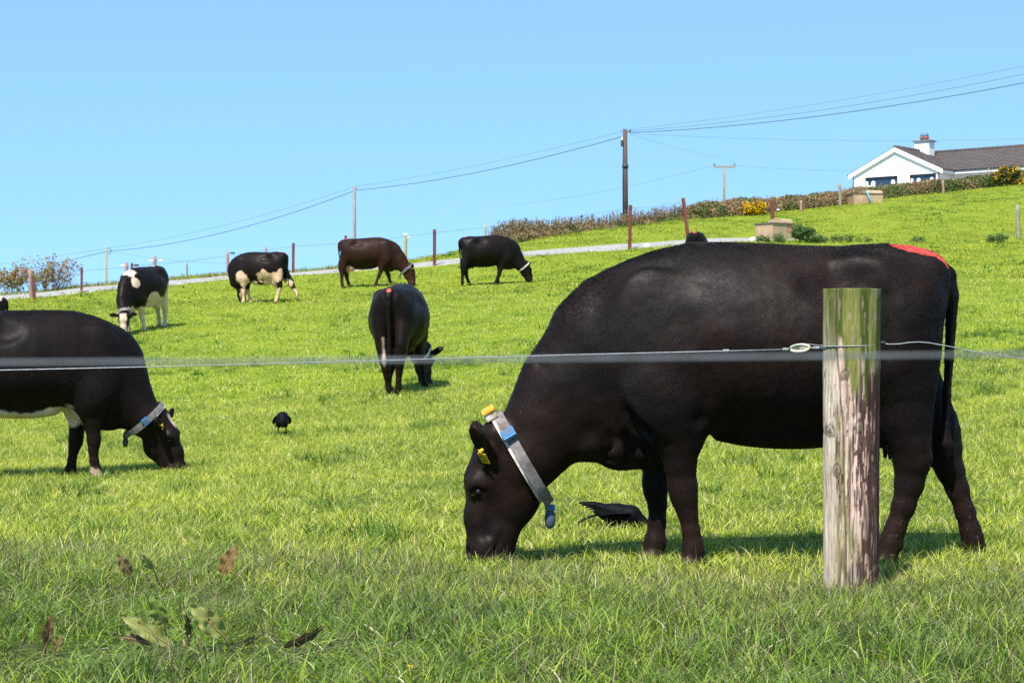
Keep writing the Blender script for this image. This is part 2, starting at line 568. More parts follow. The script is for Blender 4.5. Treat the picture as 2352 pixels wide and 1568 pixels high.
T_P = np.array([455, 480, 560, 650, 750, 850, 1000, 1150, 1300, 1450, 1600, 1700, 1800, 1900, 1980, 2030, 2058])
T_TOP = np.array([470, 400, 262, 196, 153, 117, 84, 84, 89, 97, 101, 93, 89, 100, 118, 160, 240])
T_BOT = np.array([640, 720, 860, 925, 945, 930, 868, 855, 878, 884, 872, 848, 780, 670, 530, 400, 290])
T_W = np.array([.03, .09, .145, .18, .215, .25, .30, .335, .36, .365, .345, .31, .275, .235, .185, .115, .04])

def trunk(F, wide=1.0):
    def fn(P):
        p = P[..., 0] / K + 1250; q = 1395 - P[..., 2] / K
        top = np.interp(p, T_P, T_TOP); bot = np.interp(p, T_P, T_BOT); w = np.interp(p, T_P, T_W) * wide
        h = (bot - top) * 0.5 * K; zc = (q - (top + bot) * 0.5) * K / h        # -1 top .. 1 bottom
        ww = w * (1.0 - 0.20 * np.clip(-zc, 0, 1) ** 1.3 - 0.10 * np.clip(zc, 0, 1) ** 2)
        e = (np.abs(zc) ** 2.3 + np.abs(P[..., 1] / ww) ** 2.2) ** (1 / 2.25)
        out = np.maximum(np.maximum(T_P[0] - p, p - T_P[-1]) * K, 0)
        return (e - 1) * np.minimum(ww, h) * 0.9 + out
    F.put(H(430, 1000, -.42), H(2095, 60, .42), fn, 0.02)

FRONT_NEAR = [((900, 560), .135), ((918, 760), .125), ((944, 890), .083), ((950, 980), .066), ((963, 1075), .059), ((972, 1130), .05), ((984, 1180), .039), ((997, 1245), .035), ((1008, 1312), .042), ((1006, 1350), .040), ((1004, 1378), .047)]
FRONT_FAR = [((880, 620), .115), ((880, 800), .10), ((864, 950), .068), ((862, 1020), .054), ((862, 1085), .051), ((866, 1165), .039), ((863, 1240), .036), ((854, 1312), .043), ((847, 1350), .041), ((845, 1378), .048)]
HIND_NEAR = [((1812, 400), .16), ((1826, 560), .138), ((1838, 690), .122), ((1850, 800), .102), ((1878, 900), .086), ((1890, 970), .076), ((1882, 1060), .060), ((1862, 1150), .048), ((1832, 1240), .041), ((1816, 1295), .045), ((1800, 1345), .043), ((1792, 1380), .048)]
HIND_FAR = [((1850, 420), .15), ((1900, 610), .125), ((1985, 770), .105), ((2034, 880), .086), ((2052, 945), .072), ((2080, 1020), .060), ((2106, 1100), .048), ((2133, 1195), .041), ((2150, 1268), .042), ((2160, 1310), .043), ((2162, 1350), .042), ((2163, 1380), .048)]

def leg(F, pts, y0, y1, shift=0.0, yshift=0.0, cut=0.72, k=0.035):
    out = []
    for i, ((p, q), r) in enumerate(pts):
        c = H(p, q)
        f = np.clip((cut - c[2]) / cut, 0, 1)
        c[0] += shift * f
        y = y0 + (y1 - y0) * np.clip((1.0 - c[2]) / 0.6, 0, 1) + yshift * f
        out.append((np.array([c[0], y, c[2]]), r))
    for i in range(len(out) - 1):
        hind = pts[0][0][0] > 1500
        sy = (0.60, 0.64, 0.70, 0.82)[i] if hind and i < 4 else 0.62 if i == 0 else 0.72 if i == 1 else 0.9
        F.seg(out[i][0], out[i + 1][0], out[i][1], out[i + 1][1], 0.08 if i < 2 else 0.06 if hind and i < 4 else 0.025, sy)
    j = out[5 if pts is HIND_NEAR else 4][0]
    if pts[0][0][0] > 1500:
        F.seg(j, j + (.055, 0, .014), .046, .026, 0.03)      # point of the hock
        F.seg(j + (.05, 0, .02), j + (.03, 0, .16), .020, .022, 0.03)
    else:
        F.seg(j + (-.010, 0, .02), j + (-.012, 0, -.03), .050, .044, 0.02)   # knee
    # cloven foot and dew claws
    foot = out[-1][0]
    for sgn in (-1, 1):
        F.seg(foot + (-.012, sgn * .021, .012), foot + (-.028, sgn * .023, -.012), .030, .031, 0.012)
    pas = out[-3][0]
    F.seg(pas + (.030, -.014, -.012), pas + (.045, -.016, -.022), .014, .010, 0.01)
    F.seg(pas + (.030, .014, -.012), pas + (.045, .016, -.022), .014, .010, 0.01)
    return foot

HEAD_ORIG = (208, 866)

def make_cow(name, label, loc, yaw, vox=0.014, scale=1.0, neck=None, poll=None, head_dir=None, face_dir=None, turn=0.0, shifts=(0, 0, 0, 0),
             yshifts=(0, 0, 0, 0), ear_swing=0.0, udder=0.0, coat=None, wide=1.0, tail=None, collar=None, eartag=True, group='dairy cows grazing the pasture', paint=None,
             detail=False, fit=True, hair=0, dip=0.0):
    F = Field((-1.42, -0.75, -0.06), (1.12, 0.75, 1.56), vox) if turn else Field((-1.42, -0.46, -0.06), (1.12, 0.46, 1.56), vox)
    trunk(F, wide)
    # barrel, hips, shoulders
    for sgn in (-1, 1):
        F.ell(H(1690, 205, sgn * .19 * wide), (.075, .045, .05), k=0.12)            # hook bones
        F.ell(H(1970, 225, sgn * .09), (.065, .045, .06), k=0.08)            # pin bones
        F.ell(H(1798, 430, sgn * .15), (.175, .11, .27), k=0.10)             # rump muscle
        F.ell(H(795, 480, sgn * .155), (.125, .052, .27), k=0.12)              # shoulder blade
        F.ell(H(850, 690, sgn * .20), (.135, .075, .16), k=0.05)            # upper arm
        F.ell(H(1560, 235, sgn * .30 * wide), (.15, .06, .10), k=0.08, sub=True)   # hollow flank
    F.ell(H(1400, 870), (.30, .17, .05), k=0.08)
    # legs
    leg(F, FRONT_NEAR, -.175, -.13, shifts[0], yshifts[0])
    leg(F, FRONT_FAR, .16, .13, shifts[1], yshifts[1])
    leg(F, HIND_NEAR, -.145, -.12, shifts[2], yshifts[2])
    leg(F, HIND_FAR, .145, .14, shifts[3], yshifts[3])
    if udder:
        F.ell(H(1760, 850), (.13 * udder, .12 * udder, .13 * udder), k=0.06)
        for sx in (-.045, .045):
            for sy in (-.05, .05):
                c = H(1765, 850) + np.array([sx, sy, -.11 * udder])
                F.seg(c, c + (0, 0, -.05), .016, .011, 0.02)
    # neck
    neck = neck or [((640, 520), .27), ((500, 700), .215), ((400, 850), .172), ((318, 955), .150)]
    poll = poll or HEAD_ORIG
    hd = np.array(head_dir if head_dir is not None else (-.03, 0, -1.0), float); hd /= np.linalg.norm(hd)
    fd = np.array(face_dir if face_dir is not None else (-1, 0, 0), float); fd -= hd * (fd @ hd); fd /= np.linalg.norm(fd)
    piv = H(700, 0)
    ct, st = math.cos(turn), math.sin(turn)
    RT = np.array([[ct, -st, 0], [st, ct, 0], [0, 0, 1]])
    def tw(c, f=1.0):
        if not turn: return np.asarray(c, float)
        a = turn * f
        M = np.array([[math.cos(a), -math.sin(a), 0], [math.sin(a), math.cos(a), 0], [0, 0, 1]])
        q = np.asarray(c, float).copy(); q[:2] = piv[:2] + (M @ (q - piv))[:2]
        return q
    hd = RT @ hd; fd = RT @ fd
    lat = np.cross(hd, fd); lat /= np.linalg.norm(lat)
    npts = []
    nn = len(neck)
    for i, ((p, q), r) in enumerate(neck):
        npts.append((tw(H(p, q), i / (nn - 1)), r))
    O = tw(H(*poll))
    for i in range(nn - 1):
        f = (i + 0.5) / (nn - 1)
        lv = tw(piv + np.array([0, 1.0, 0]), f) - piv; lv[2] = 0; lv /= np.linalg.norm(lv)
        F.seg(npts[i][0], npts[i + 1][0], npts[i][1], npts[i + 1][1], 0.06, 0.62 + 0.04 * i, lv)
    F.seg(npts[-1][0], O + hd * .06 - fd * .02, npts[-1][1], .095, 0.05, 0.85, lat)
    def hp(x, z, y=0.0):
        return O + hd * (x * K) + fd * (z * K) + lat * y
    # brisket and dewlap
    F.seg(H(600, 860), H(820, 930), .085, .065, 0.07, 0.75)
    F.seg(H(560, 890), H(700, 950), .05, .045, 0.04, 0.45)
    F.seg(H(700, 950), H(835, 962), .045, .035, 0.03, 0.4)
    # skull
    F.seg(hp(40, 10), hp(190, 40), .085, .088, 0.04, 1.08, lat)
    F.seg(hp(190, 40), hp(340, 58), .088, .062, 0.05, 1.05, lat)
    F.seg(hp(340, 58), hp(480, 48), .064, .064, 0.06, 1.0, lat)
    F.seg(hp(150, -66), hp(262, -78), .100, .092, 0.05, 0.80, lat)
    F.seg(hp(262, -78), hp(420, -14), .092, .072, 0.06, 0.72, lat)
    F.seg(hp(420, -12), hp(490, -22), .072, .062, 0.05, .90, lat)
    F.seg(hp(478, 44, -.032), hp(478, 44, .032), .056, .056, 0.06)
    F.seg(hp(-5, -5, -.05), hp(-5, -5, .05), .055, .055, 0.05)             # poll
    for sgn in (-1, 1):
        F.ell(hp(200, 80, sgn * .086), (.042, .034, .044), k=0.03)
        F.seg(hp(213, 104, sgn * .092), hp(208, 50, sgn * .106), .014, .012, 0.012)
        F.seg(hp(250, 98, sgn * .092), hp(252, 58, sgn * .100), .008, .007, 0.012)
        F.ell(hp(232, 74, sgn * .112), (.022, .022, .022), k=0.02, sub=True) # eye socket
        F.ell(hp(478, 92, sgn * .040), (.015, .014, .022), k=0.014, sub=True) # nostril
        F.seg(hp(285, 44, sgn * .108), hp(405, 30, sgn * .078), .012, .010, 0.03, sub=True)
        F.seg(hp(478, 2, sgn * .072), hp(395, -34, sgn * .070), .006, .005, 0.012, sub=True)
        ed = -hd * (0.82 - ear_swing * .9) + fd * (0.42 - .5 * min(ear_swing, .4)) + lat * sgn * (0.55 + ear_swing)
        ed /= np.linalg.norm(ed)
        base = hp(112, 20, sgn * .090)
        out = lat * sgn; nrm = out - ed * (out @ ed)
        nrm = nrm * 0.75 + fd * 0.65 * (1 if ear_swing < .3 else 2); nrm -= ed * (nrm @ ed); nrm /= np.linalg.norm(nrm)
        side = np.cross(ed, nrm)
        Rm = np.stack([ed, side, nrm], -1)
        F.seg(base, base + ed * .05, .034, .034, 0.03)
        ee = max(0.024, vox * 1.3)
        F.ell(base + ed * .118, (.105, .052, ee), Rm, k=0.02)
        F.ell(base + ed * .125 + nrm * ee * 1.05, (.078, .034, ee * 1.05), Rm, k=0.008, sub=True)
    # tail
    tail = tail or [((2000, 165), .038), ((2052, 215), .036), ((2070, 300), .030), ((2066, 420), .024), ((2058, 560), .020), ((2050, 700), .018), ((2045, 830), .018), ((2048, 905), .026), ((2055, 960), .008)]
    tm = max(1.0, vox / 0.016)
    for (a, ra), (b, rb) in zip(tail[:-1], tail[1:]):
        F.seg(H(*a), H(*b), max(ra, vox * 1.05), max(rb, vox * .9), 0.012)
    if detail:
        # crease before the shoulder, folds of the dewlap, wrinkles on the neck
        cr = [H(628, 600, -.245), H(655, 690, -.235), H(705, 775, -.22), (H(775, 830, -.20)), H(835, 850, -.18)]
        for a, b in zip(cr[:-1], cr[1:]): F.seg(a, b, .022, .024, 0.045, sub=True)
        el = [H(1035, 640, -.325), H(1040, 720, -.30), H(1028, 800, -.25)]
        for a, b in zip(el[:-1], el[1:]): F.seg(a, b, .020, .022, 0.05, sub=True)
        F.ell(H(585, 905, -.01), (.06, .085, .050), k=0.05)
        F.ell(H(690, 925, -.01), (.075, .10, .068), k=0.03)
        F.ell(H(790, 935, -.01), (.065, .10, .060), k=0.03)
        for p_, q0, q1, r_ in ((640, 880, 965, .012), (668, 860, 975, .011), (735, 850, 995, .012), (760, 890, 1000, .009), (812, 900, 1000, .010)):
            F.seg(H(p_ - 8, q0, -.125), H(p_ + 10, q1, -.05), r_, r_, 0.018, sub=True)
        for (p0, q0, p1, q1) in ((405, 470, 470, 500), (395, 520, 455, 560), (375, 575, 425, 610)):
            F.seg(H(p0, q0, -.10), H(p1, q1, -.165), .010, .008, 0.03, sub=True)
        # ribs and the edge of the haunch, barely raised
        F.seg(H(1735, 330, -.31), H(1752, 520, -.30), .022, .010, 0.10, sub=True)
    V, Q = F.surface()
    V[:, 2] = np.maximum(V[:, 2], -0.025)
    if detail:
        nv = noise3(V, 9, 21, 3) - .5
        V[:, 1] += nv * 0.012 * np.sign(V[:, 1])
    me = new_mesh('body', V, Q, None, True)
    hoof = sstep(0.055, 0.03, V[:, 2])
    col = coat(V, O, hd, fd, lat)
    nh = noise3(V, 30, 5, 2)[:, None]
    col = col * (1 - hoof[:, None]) + hoof[:, None] * (np.array([.06, .045, .034]) * (0.5 + nh))
    set_color(me, col, 'tint')
    pm = np.zeros(len(V))
    if paint is not None:
        pm = paint(V)
    set_float(me, pm, 'paint')
    mud = sstep(0.75, 0.1, V[:, 2]) * sstep(0.2, 0.6, V[:, 0]) + 0.25 * sstep(0.9, 0.4, V[:, 2])
    set_float(me, mud, 'mud')
    me.materials.append(M_COAT)
    if fit:
        cy_, sy_ = math.cos(yaw), math.sin(yaw)
        zf, zh = [ground_z([loc[0] + cy_ * x_], [loc[1] + sy_ * x_])[0] for x_ in (-.33, .72)]
        pit = math.atan2(zh - zf, 1.05)
        root = empty(name, (loc[0], loc[1], zf + .33 * (zh - zf) / 1.05 - .012), yaw)
        root.rotation_euler = (0, -pit - dip, yaw)
    else:
        root = empty(name, loc, yaw)
    root.scale = (scale,) * 3
    tag(root, label, 'cow', group)
    body = link('body', me, root)
    if hair:
        HAIR_COL['c'] = col
        coat_hair(V, Q, F, root, hair, pm, hoof, O)
    # eyes
    for sgn in (-1, 1):
        c = hp(231, 70, sgn * .0895)
        s_ = uv_ball(c, (.0175, .0175, .0175), 12, 8)
        link('eye', new_mesh('eye', *s_, M_EYE, True), root)
    # ear tags
    if eartag:
        for sgn in ((-1,) if eartag == 'near' else (-1, 1)):
            ed = -hd * (0.82 - ear_swing * .9) + fd * (0.42 - .5 * min(ear_swing, .4)) + lat * sgn * (0.55 + ear_swing); ed /= np.linalg.norm(ed)
            base = hp(112, 20, sgn * .090)
            out = lat * sgn; nrm = out - ed * (out @ ed)
            nrm = nrm * 0.75 + fd * 0.65 * (1 if ear_swing < .3 else 2); nrm -= ed * (nrm @ ed); nrm /= np.linalg.norm(nrm)
            side = np.cross(ed, nrm)
            sh = Shape()
            c = base + ed * .072 + nrm * .036 - side * .012 * sgn
            MM = np.stack([side, nrm, ed], -1)
            sh.box(c - ed * .012, (.048, .004, .058), MM, 1.0)
            sh.box(c + ed * .028, (.022, .004, .02), MM, 1.0)
            sh.tube([c + ed * .026 - nrm * .02, c + ed * .026 + nrm * .008], .008, 8)
            et = bevel(sh.build('ear_tag', M_TAG, root), .0018, 1)
            if detail:
                sh = Shape()
                for r_ in range(2):
                    for k_ in range(4):
                        cc = c + nrm * .0035 - ed * (.004 + .02 * r_) + side * (k_ - 1.5) * .010
                        sh.box(cc, (.0016, .0012, .012), MM); sh.box(cc + ed * .005 + side * .002, (.006, .0012, .0018), MM)
                sh.build('tag_print', M_BLACK, et)
    if collar:
        make_collar(F, root, O, hd, fd, lat, npts, collar, detail)
    return root, F, dict(O=O, hd=hd, fd=fd, lat=lat, hp=hp)

HAIR_COL = {}
def COL_AT(V, Q, i):
    c = HAIR_COL.get('c')
    return None if c is None else c[Q[i, 0]] * .85
def coat_hair(V, Q, F, root, n, pm, hoof, O):
    g = np.random.default_rng(5)
    a, b, c_, d = V[Q[:, 0]], V[Q[:, 1]], V[Q[:, 2]], V[Q[:, 3]]
    nr = np.cross(c_ - a, d - b); ar = np.linalg.norm(nr, axis=1); nr = nr / (ar[:, None] + 1e-12)
    # outward, by the field's own slope
    mid = (a + c_) / 2
    flip_ = np.where(F.sample(mid + nr * .01) < F.sample(mid - nr * .01), -1, 1); nr = nr * flip_[:, None]
    w = ar * (1 - .96 * hoof[Q[:, 0]]) * (mid[:, 2] > .05)
    i = g.choice(len(Q), n, p=w / w.sum())
    s, t = g.random((n, 1)), g.random((n, 1))
    P = (a[i] * (1 - s) + b[i] * s) * (1 - t) + (d[i] * (1 - s) + c_[i] * s) * t
    N = nr[i]
    # the lie of the coat: backwards and down on the trunk, down the legs, up the face
    flow = np.stack([np.full(n, .75), np.zeros(n), np.full(n, -.65)], -1)
    leg_ = sstep(.75, .55, P[:, 2])[:, None]
    flow = flow * (1 - leg_) + np.array([.12, 0, -1.0]) * leg_
    hd_ = ((P[:, 0] < O[0] + .10) & (P[:, 2] < O[2] + .1))[:, None]
    flow = np.where(hd_, np.array([.25, 0, .9]), flow)
    q = np.stack([noise3(P, 5, 51, 2), noise3(P, 5, 52, 2), noise3(P, 5, 53, 2)], -1) - .5
    flow = flow + q * 1.0 + g.normal(size=(n, 3)) * .09
    flow -= N * (flow * N).sum(1)[:, None]; flow /= np.linalg.norm(flow, axis=1)[:, None] + 1e-9
    crest = sstep(.75, .95, N[:, 2]) * sstep(1.0, 1.2, P[:, 2]) + sstep(.25, .75, N[:, 2]) * sstep(-.55, -.7, P[:, 0]) * (P[:, 2] > .8)
    crest = np.clip(crest, 0, 1)
    L = (.010 + .007 * g.random(n)) * (1 + .5 * crest); L[hd_[:, 0]] *= .6
    lift = .05 + .06 * g.random(n) + .22 * crest
    p1 = P + (flow * .5 + N * (lift * .6)[:, None]) * L[:, None]
    p2 = P + (flow + N * (lift * .8)[:, None]) * L[:, None]
    pts = np.stack([P - N * .001, p1, p2], 1).reshape(-1, 3).astype(np.float32)
    hc = bpy.data.hair_curves.new('coat_hair')
    hc.add_curves([3] * n)
    hc.position_data.foreach_set('vector', pts.ravel())
    ra = hc.attributes.get('radius') or hc.attributes.new('radius', 'FLOAT', 'POINT')
    ra.data.foreach_set('value', np.tile([.00055, .00045, .00012], n).astype(np.float32))
    pa = pm[Q[i, 0]] > .3
    base = np.array([.0085, .0064, .0060])[None] * (.6 + .8 * g.random((n, 1)))
    wcol = COL_AT(V, Q, i)
    if wcol is not None: base = wcol * (.7 + .6 * g.random((n, 1)))
    col = np.where(pa[:, None], np.array([.66, .085, .075])[None] * (.7 + .4 * g.random((n, 1))), base)
    mix_ = g.random(n) < .25
    col[pa & mix_] = base[pa & mix_]
    tc_ = hc.attributes.new('tint', 'FLOAT_COLOR', 'POINT')
    cc = np.ones((n, 3, 4), np.float32); cc[:, :, :3] = col[:, None]
    tc_.data.foreach_set('color', cc.ravel())
    hc.materials.append(M_HAIR)
    o = bpy.data.objects.new('coat_hair', hc); COL.objects.link(o); o.parent = root; o['kind'] = 'stuff'

def uv_ball(c, r, nu=16, nv=10, Rm=None):
    vs = []; Rm = np.eye(3) if Rm is None else Rm
    c = np.asarray(c, float)
    for j in range(nv + 1):
        th = math.pi * j / nv
        for i in range(nu):
            ph = 2 * math.pi * i / nu
            vs.append(c + Rm @ (np.array([math.sin(th) * math.cos(ph), math.sin(th) * math.sin(ph), math.cos(th)]) * r))
    fs = []
    for j in range(nv):
        for i in range(nu):
            i2 = (i + 1) % nu
            fs.append((j * nu + i, (j + 1) * nu + i, (j + 1) * nu + i2, j * nu + i2))
    return np.array(vs), fs

def strap_mesh(F, c, n, e1, e2, w, t, off, slack=0.0, slack_dir=None, twist=0.0, steps=72, kink=0.0):
    """flat band round the neck: centre c, along-neck normal n, plane axes e1 (top), e2 (side)"""
    P = []
    for i in range(steps):
        a = 2 * math.pi * i / steps
        d = math.cos(a) * e1 + math.sin(a) * e2
        rr = np.linspace(0.03, 0.34, 120)
        ring = []
        for wn_ in (-.5, .5):
            pts = c + n * (wn_ * w) + rr[:, None] * d
            sd = F.sample(pts)
            pos = np.nonzero(sd > 0)[0]
            ring.append(rr[pos[0]] if len(pos) else 0.34)
        ring = [max(ring) * .6 + x * .4 for x in ring]
        sl = slack * max(0, -math.cos(a)) ** 4
        for wn_, r0 in zip((-.5, .5), ring):
            P.append((d, n * (wn_ * w), r0 + off + sl + kink * math.sin(7 * a) * 0.003))
    # smooth radii
    rad = np.array([p[2] for p in P]).reshape(steps, 2)
    for _ in range(3):
        rad = (rad + np.roll(rad, 1, 0) + np.roll(rad, -1, 0)) / 3
    vs = []
    for i in range(steps):
        d = P[2 * i][0]
        for j in (0, 1):
            for o in (0, t):
                vs.append(c + P[2 * i + j][1] + d * (rad[i, j] + o))
    fs = []
    for i in range(steps):
        a = 4 * i; b = 4 * ((i + 1) % steps)
        fs += [(a + 1, a + 3, b + 3, b + 1), (a + 0, b + 0, b + 2, a + 2), (a + 0, a + 1, b + 1, b + 0), (a + 2, b + 2, b + 3, a + 3)]
    return np.array(vs), fs, rad

def make_collar(F, root, O, hd, fd, lat, npts, opt, detail):
    c = opt.get('c'); n = opt.get('n')
    if c is None:
        a, b = npts[-2][0], npts[-1][0]
        c = npts[-1][0] + (b - a) * opt.get('along', 0.25)
        n = (b - a) / np.linalg.norm(b - a) * -1
        tl = opt.get('tilt', 0.0)
        n = n + tl * hd * -1; n /= np.linalg.norm(n)
    e1 = np.cross(lat, n); e1 /= np.linalg.norm(e1)
    if e1 @ fd < 0 and e1[2] < 0: e1 = -e1
    if e1[2] < 0: e1 = -e1
    e2 = lat - n * (lat @ n); e2 /= np.linalg.norm(e2)
    col = empty('collar', (0, 0, 0)); col.parent = root
    v, f, rad = strap_mesh(F, c, n, e1, e2, .040, .004, .005)
    me = new_mesh('white_strap', v, f, M_STRAP, False)
    link('white_strap', me, col)
    if opt.get('web', True):
        c2 = c + n * .016
        v, f, rad2 = strap_mesh(F, c2, n, e1, e2, .046, .0035, .011, slack=opt.get('slack', 0.05), kink=1.0)
        link('webbing_strap', new_mesh('webbing_strap', v, f, M_WEB, False), col)
        # buckle on the near side, weight at the bottom
        sgn = opt.get('side', -1)
        for ang, nm in ((opt.get('buckle', 0.85) * sgn, 'buckle'),):
            i = int(round((ang % (2 * math.pi)) / (2 * math.pi) * 72)) % 72
            d = math.cos(2 * math.pi * i / 72) * e1 + math.sin(2 * math.pi * i / 72) * e2
            tdir = np.cross(n, d)
            p = c2 + d * (rad2[i].mean() + .008)
            sh = Shape(); sh.box(p, (.062, .056, .02), np.stack([n, tdir, d], -1))
            bk = bevel(sh.build('buckle', M_BLUE, col), .005, 2)
            sh = Shape(); sh.box(p + d * .0085, (.040, .034, .006), np.stack([n, tdir, d], -1)); bevel(sh.build('buckle_plate', M_BLUE2, col), .002, 1)
            j = int(round(((ang - .33 * sgn) % (2 * math.pi)) / (2 * math.pi) * 72)) % 72
        bpt = c2 - e1 * (rad2[36].mean() + .004)
        dn = np.array([0, 0, -1.0])
        sh = Shape(); sh.box(bpt + dn * .016, (.046, .034, .026)); bevel(sh.build('weight_clamp', M_BLUE2, col), .004, 2)
        v, f = uv_ball(bpt + dn * .066, (.025, .021, .045), 16, 12)
        v[:, 0] += 0.0
        link('collar_weight', new_mesh('collar_weight', v, f, M_WEIGHT, True), col)
    if opt.get('box', True):
        i = int(round(((opt.get('boxang', .25) * opt.get('side', -1)) % (2 * math.pi)) / (2 * math.pi) * 72)) % 72
        d = math.cos(2 * math.pi * i / 72) * e1 + math.sin(2 * math.pi * i / 72) * e2
        tdir = np.cross(n, d)
        p = c + d * (rad[i].mean() + .022) - n * .012
        Mx = np.stack([n, tdir, d], -1)
        sh = Shape(); sh.box(p, (.055, .085, .038), Mx); bx_ = bevel(sh.build('transponder_box', M_BOX, col), .006, 2)
        sh = Shape(); sh.box(p + d * .021, (.060, .094, .012), Mx); bevel(sh.build('box_cap', M_CAP, col), .004, 2)
        sh = Shape(); sh.box(p - tdir * .012 - d * .004, (.058, .022, .042), Mx); bevel(sh.build('box_band', M_BLACK, col), .003, 1)

def coat_material():
    m, nt, b = mat_base('cow_coat')
    a = nt.nodes.new('ShaderNodeAttribute'); a.attribute_name = 'tint'
    n1 = noise_node(nt, 7, 5, 0.65)
    c = mix_col(nt, 1.0, a.outputs['Color'], ramp(nt, n1.outputs['Fac'], [(0.3, (.65, .62, .62)), (0.7, (1.25, 1.15, 1.1))]).outputs[0], 'MULTIPLY')
    n2 = noise_node(nt, 120, 3, 0.7, stretch=(0.35, 1, 1))
    c = mix_col(nt, 1.0, c, ramp(nt, n2.outputs['Fac'], [(0.3, (.75,) * 3), (0.7, (1.25,) * 3)]).outputs[0], 'MULTIPLY')
    # mud flecks
    mu = nt.nodes.new('ShaderNodeAttribute'); mu.attribute_name = 'mud'
    n3 = noise_node(nt, 55, 4, 0.75)
    def mth(op, x, y):
        k = nt.nodes.new('ShaderNodeMath'); k.operation = op
        for s, v in ((k.inputs[0], x), (k.inputs[1], y)):
            if isinstance(v, (int, float)): s.default_value = v
            else: nt.links.new(v, s)
        return k.outputs[0]
    thr = mth('SUBTRACT', 0.78, mth('MULTIPLY', mu.outputs['Fac'], 0.13))
    mk = mth('MULTIPLY', mth('GREATER_THAN', n3.outputs['Fac'], thr), 0.7)
    c = mix_col(nt, mk, c, (.10, .075, .05))
    # tail paint
    pa = nt.nodes.new('ShaderNodeAttribute'); pa.attribute_name = 'paint'
    n4 = noise_node(nt, 45, 4, 0.7)
    pk = mth('GREATER_THAN', mth('ADD', pa.outputs['Fac'], mth('MULTIPLY', n4.outputs['Fac'], 0.7)), 0.85)
    pc = ramp(nt, n4.outputs['Fac'], [(0.3, (.62, .03, .03)), (0.7, (.90, .14, .11))])
    c = mix_col(nt, pk, c, pc.outputs[0])
    nt.links.new(c, b.inputs['Base Color'])
    rr = ramp(nt, n1.outputs['Fac'], [(0.3, (.62,) * 3), (0.7, (.42,) * 3)])
    nt.links.new(rr.outputs[0], b.inputs['Roughness'])
    b.inputs['Specular IOR Level'].default_value = 0.11
    b.inputs['Sheen Weight'].default_value = 0.0
    b.inputs['Sheen Roughness'].default_value = 0.4
    bp = bump(nt, b, n2.outputs['Fac'], 0.12, 0.003)
    bp2 = nt.nodes.new('ShaderNodeBump'); bp2.inputs['Strength'].default_value = 0.15; bp2.inputs['Distance'].default_value = 0.025
    n5 = noise_node(nt, 5, 4, 0.6)
    nt.links.new(n5.outputs['Fac'], bp2.inputs['Height']); nt.links.new(bp2.outputs[0], bp.inputs['Normal'])
    return m
M_COAT = coat_material()
m_, nt_, b_ = mat_base('coat_hair')
a_ = nt_.nodes.new('ShaderNodeAttribute'); a_.attribute_name = 'tint'; nt_.links.new(a_.outputs['Color'], b_.inputs['Base Color'])
b_.inputs['Roughness'].default_value = .36; b_.inputs['Specular IOR Level'].default_value = .15; M_HAIR = m_
m_, nt_, b_ = mat_base('eye'); b_.inputs['Base Color'].default_value = (.008, .006, .006, 1); b_.inputs['Roughness'].default_value = 0.45; b_.inputs['Specular IOR Level'].default_value = .25; M_EYE = m_
M_TAG = simple('tag_yellow', (.80, .50, .02), (.62, .36, .015), .5, 30, 0)
M_BLACK = simple('black_rubber', (.02, .02, .022), (.012, .012, .014), .6, 40, .1)
M_STRAP = simple('white_strap', (.72, .68, .62), (.42, .33, .24), .6, 24, .2, .003)
M_WEB = simple('grey_webbing', (.20, .19, .20), (.12, .095, .08), .85, 40, .5, .002)
M_BLUE = simple('blue_plastic', (.015, .17, .42), (.05, .12, .22), .4, 25, .1)
M_BLUE2 = simple('scuffed_blue', (.02, .13, .30), (.10, .085, .08), .5, 22, .1)
M_WEIGHT = simple('worn_weight', (.085, .062, .048), (.03, .09, .16), .6, 60, .15, spec=.2)
M_BOX = simple('box_white', (.74, .68, .60), (.40, .26, .15), .55, 22, .15)
M_CAP = simple('box_cap_orange', (.80, .36, .01), (.55, .22, .01), .5, 25, .1)

def paint_spot(x0, x1, zmin, halfw=.07):
    def fn(V):
        m = sstep(x0 - .03, x0 + .05, V[:, 0]) * sstep(x1 + .03, x1 - .05, V[:, 0])
        return m * sstep(zmin - .012, zmin + .03, V[:, 2]) * sstep(halfw + .03, halfw - .03, np.abs(V[:, 1])) * 0.62
    return fn
def paint_top(V):
    p = V[:, 0] / K + 1250; q = 1395 - V[:, 2] / K
    top = np.interp(p, T_P, T_TOP)
    lim = np.interp(p, [1770, 1850, 1930, 2000, 2040, 2060], [4, 26, 34, 34, 30, 0])
    return sstep(top + lim + 14, top + lim - 12, q) * sstep(1775, 1820, p) * sstep(2060, 2030, p) * sstep(.15, .10, np.abs(V[:, 1])) * 0.6

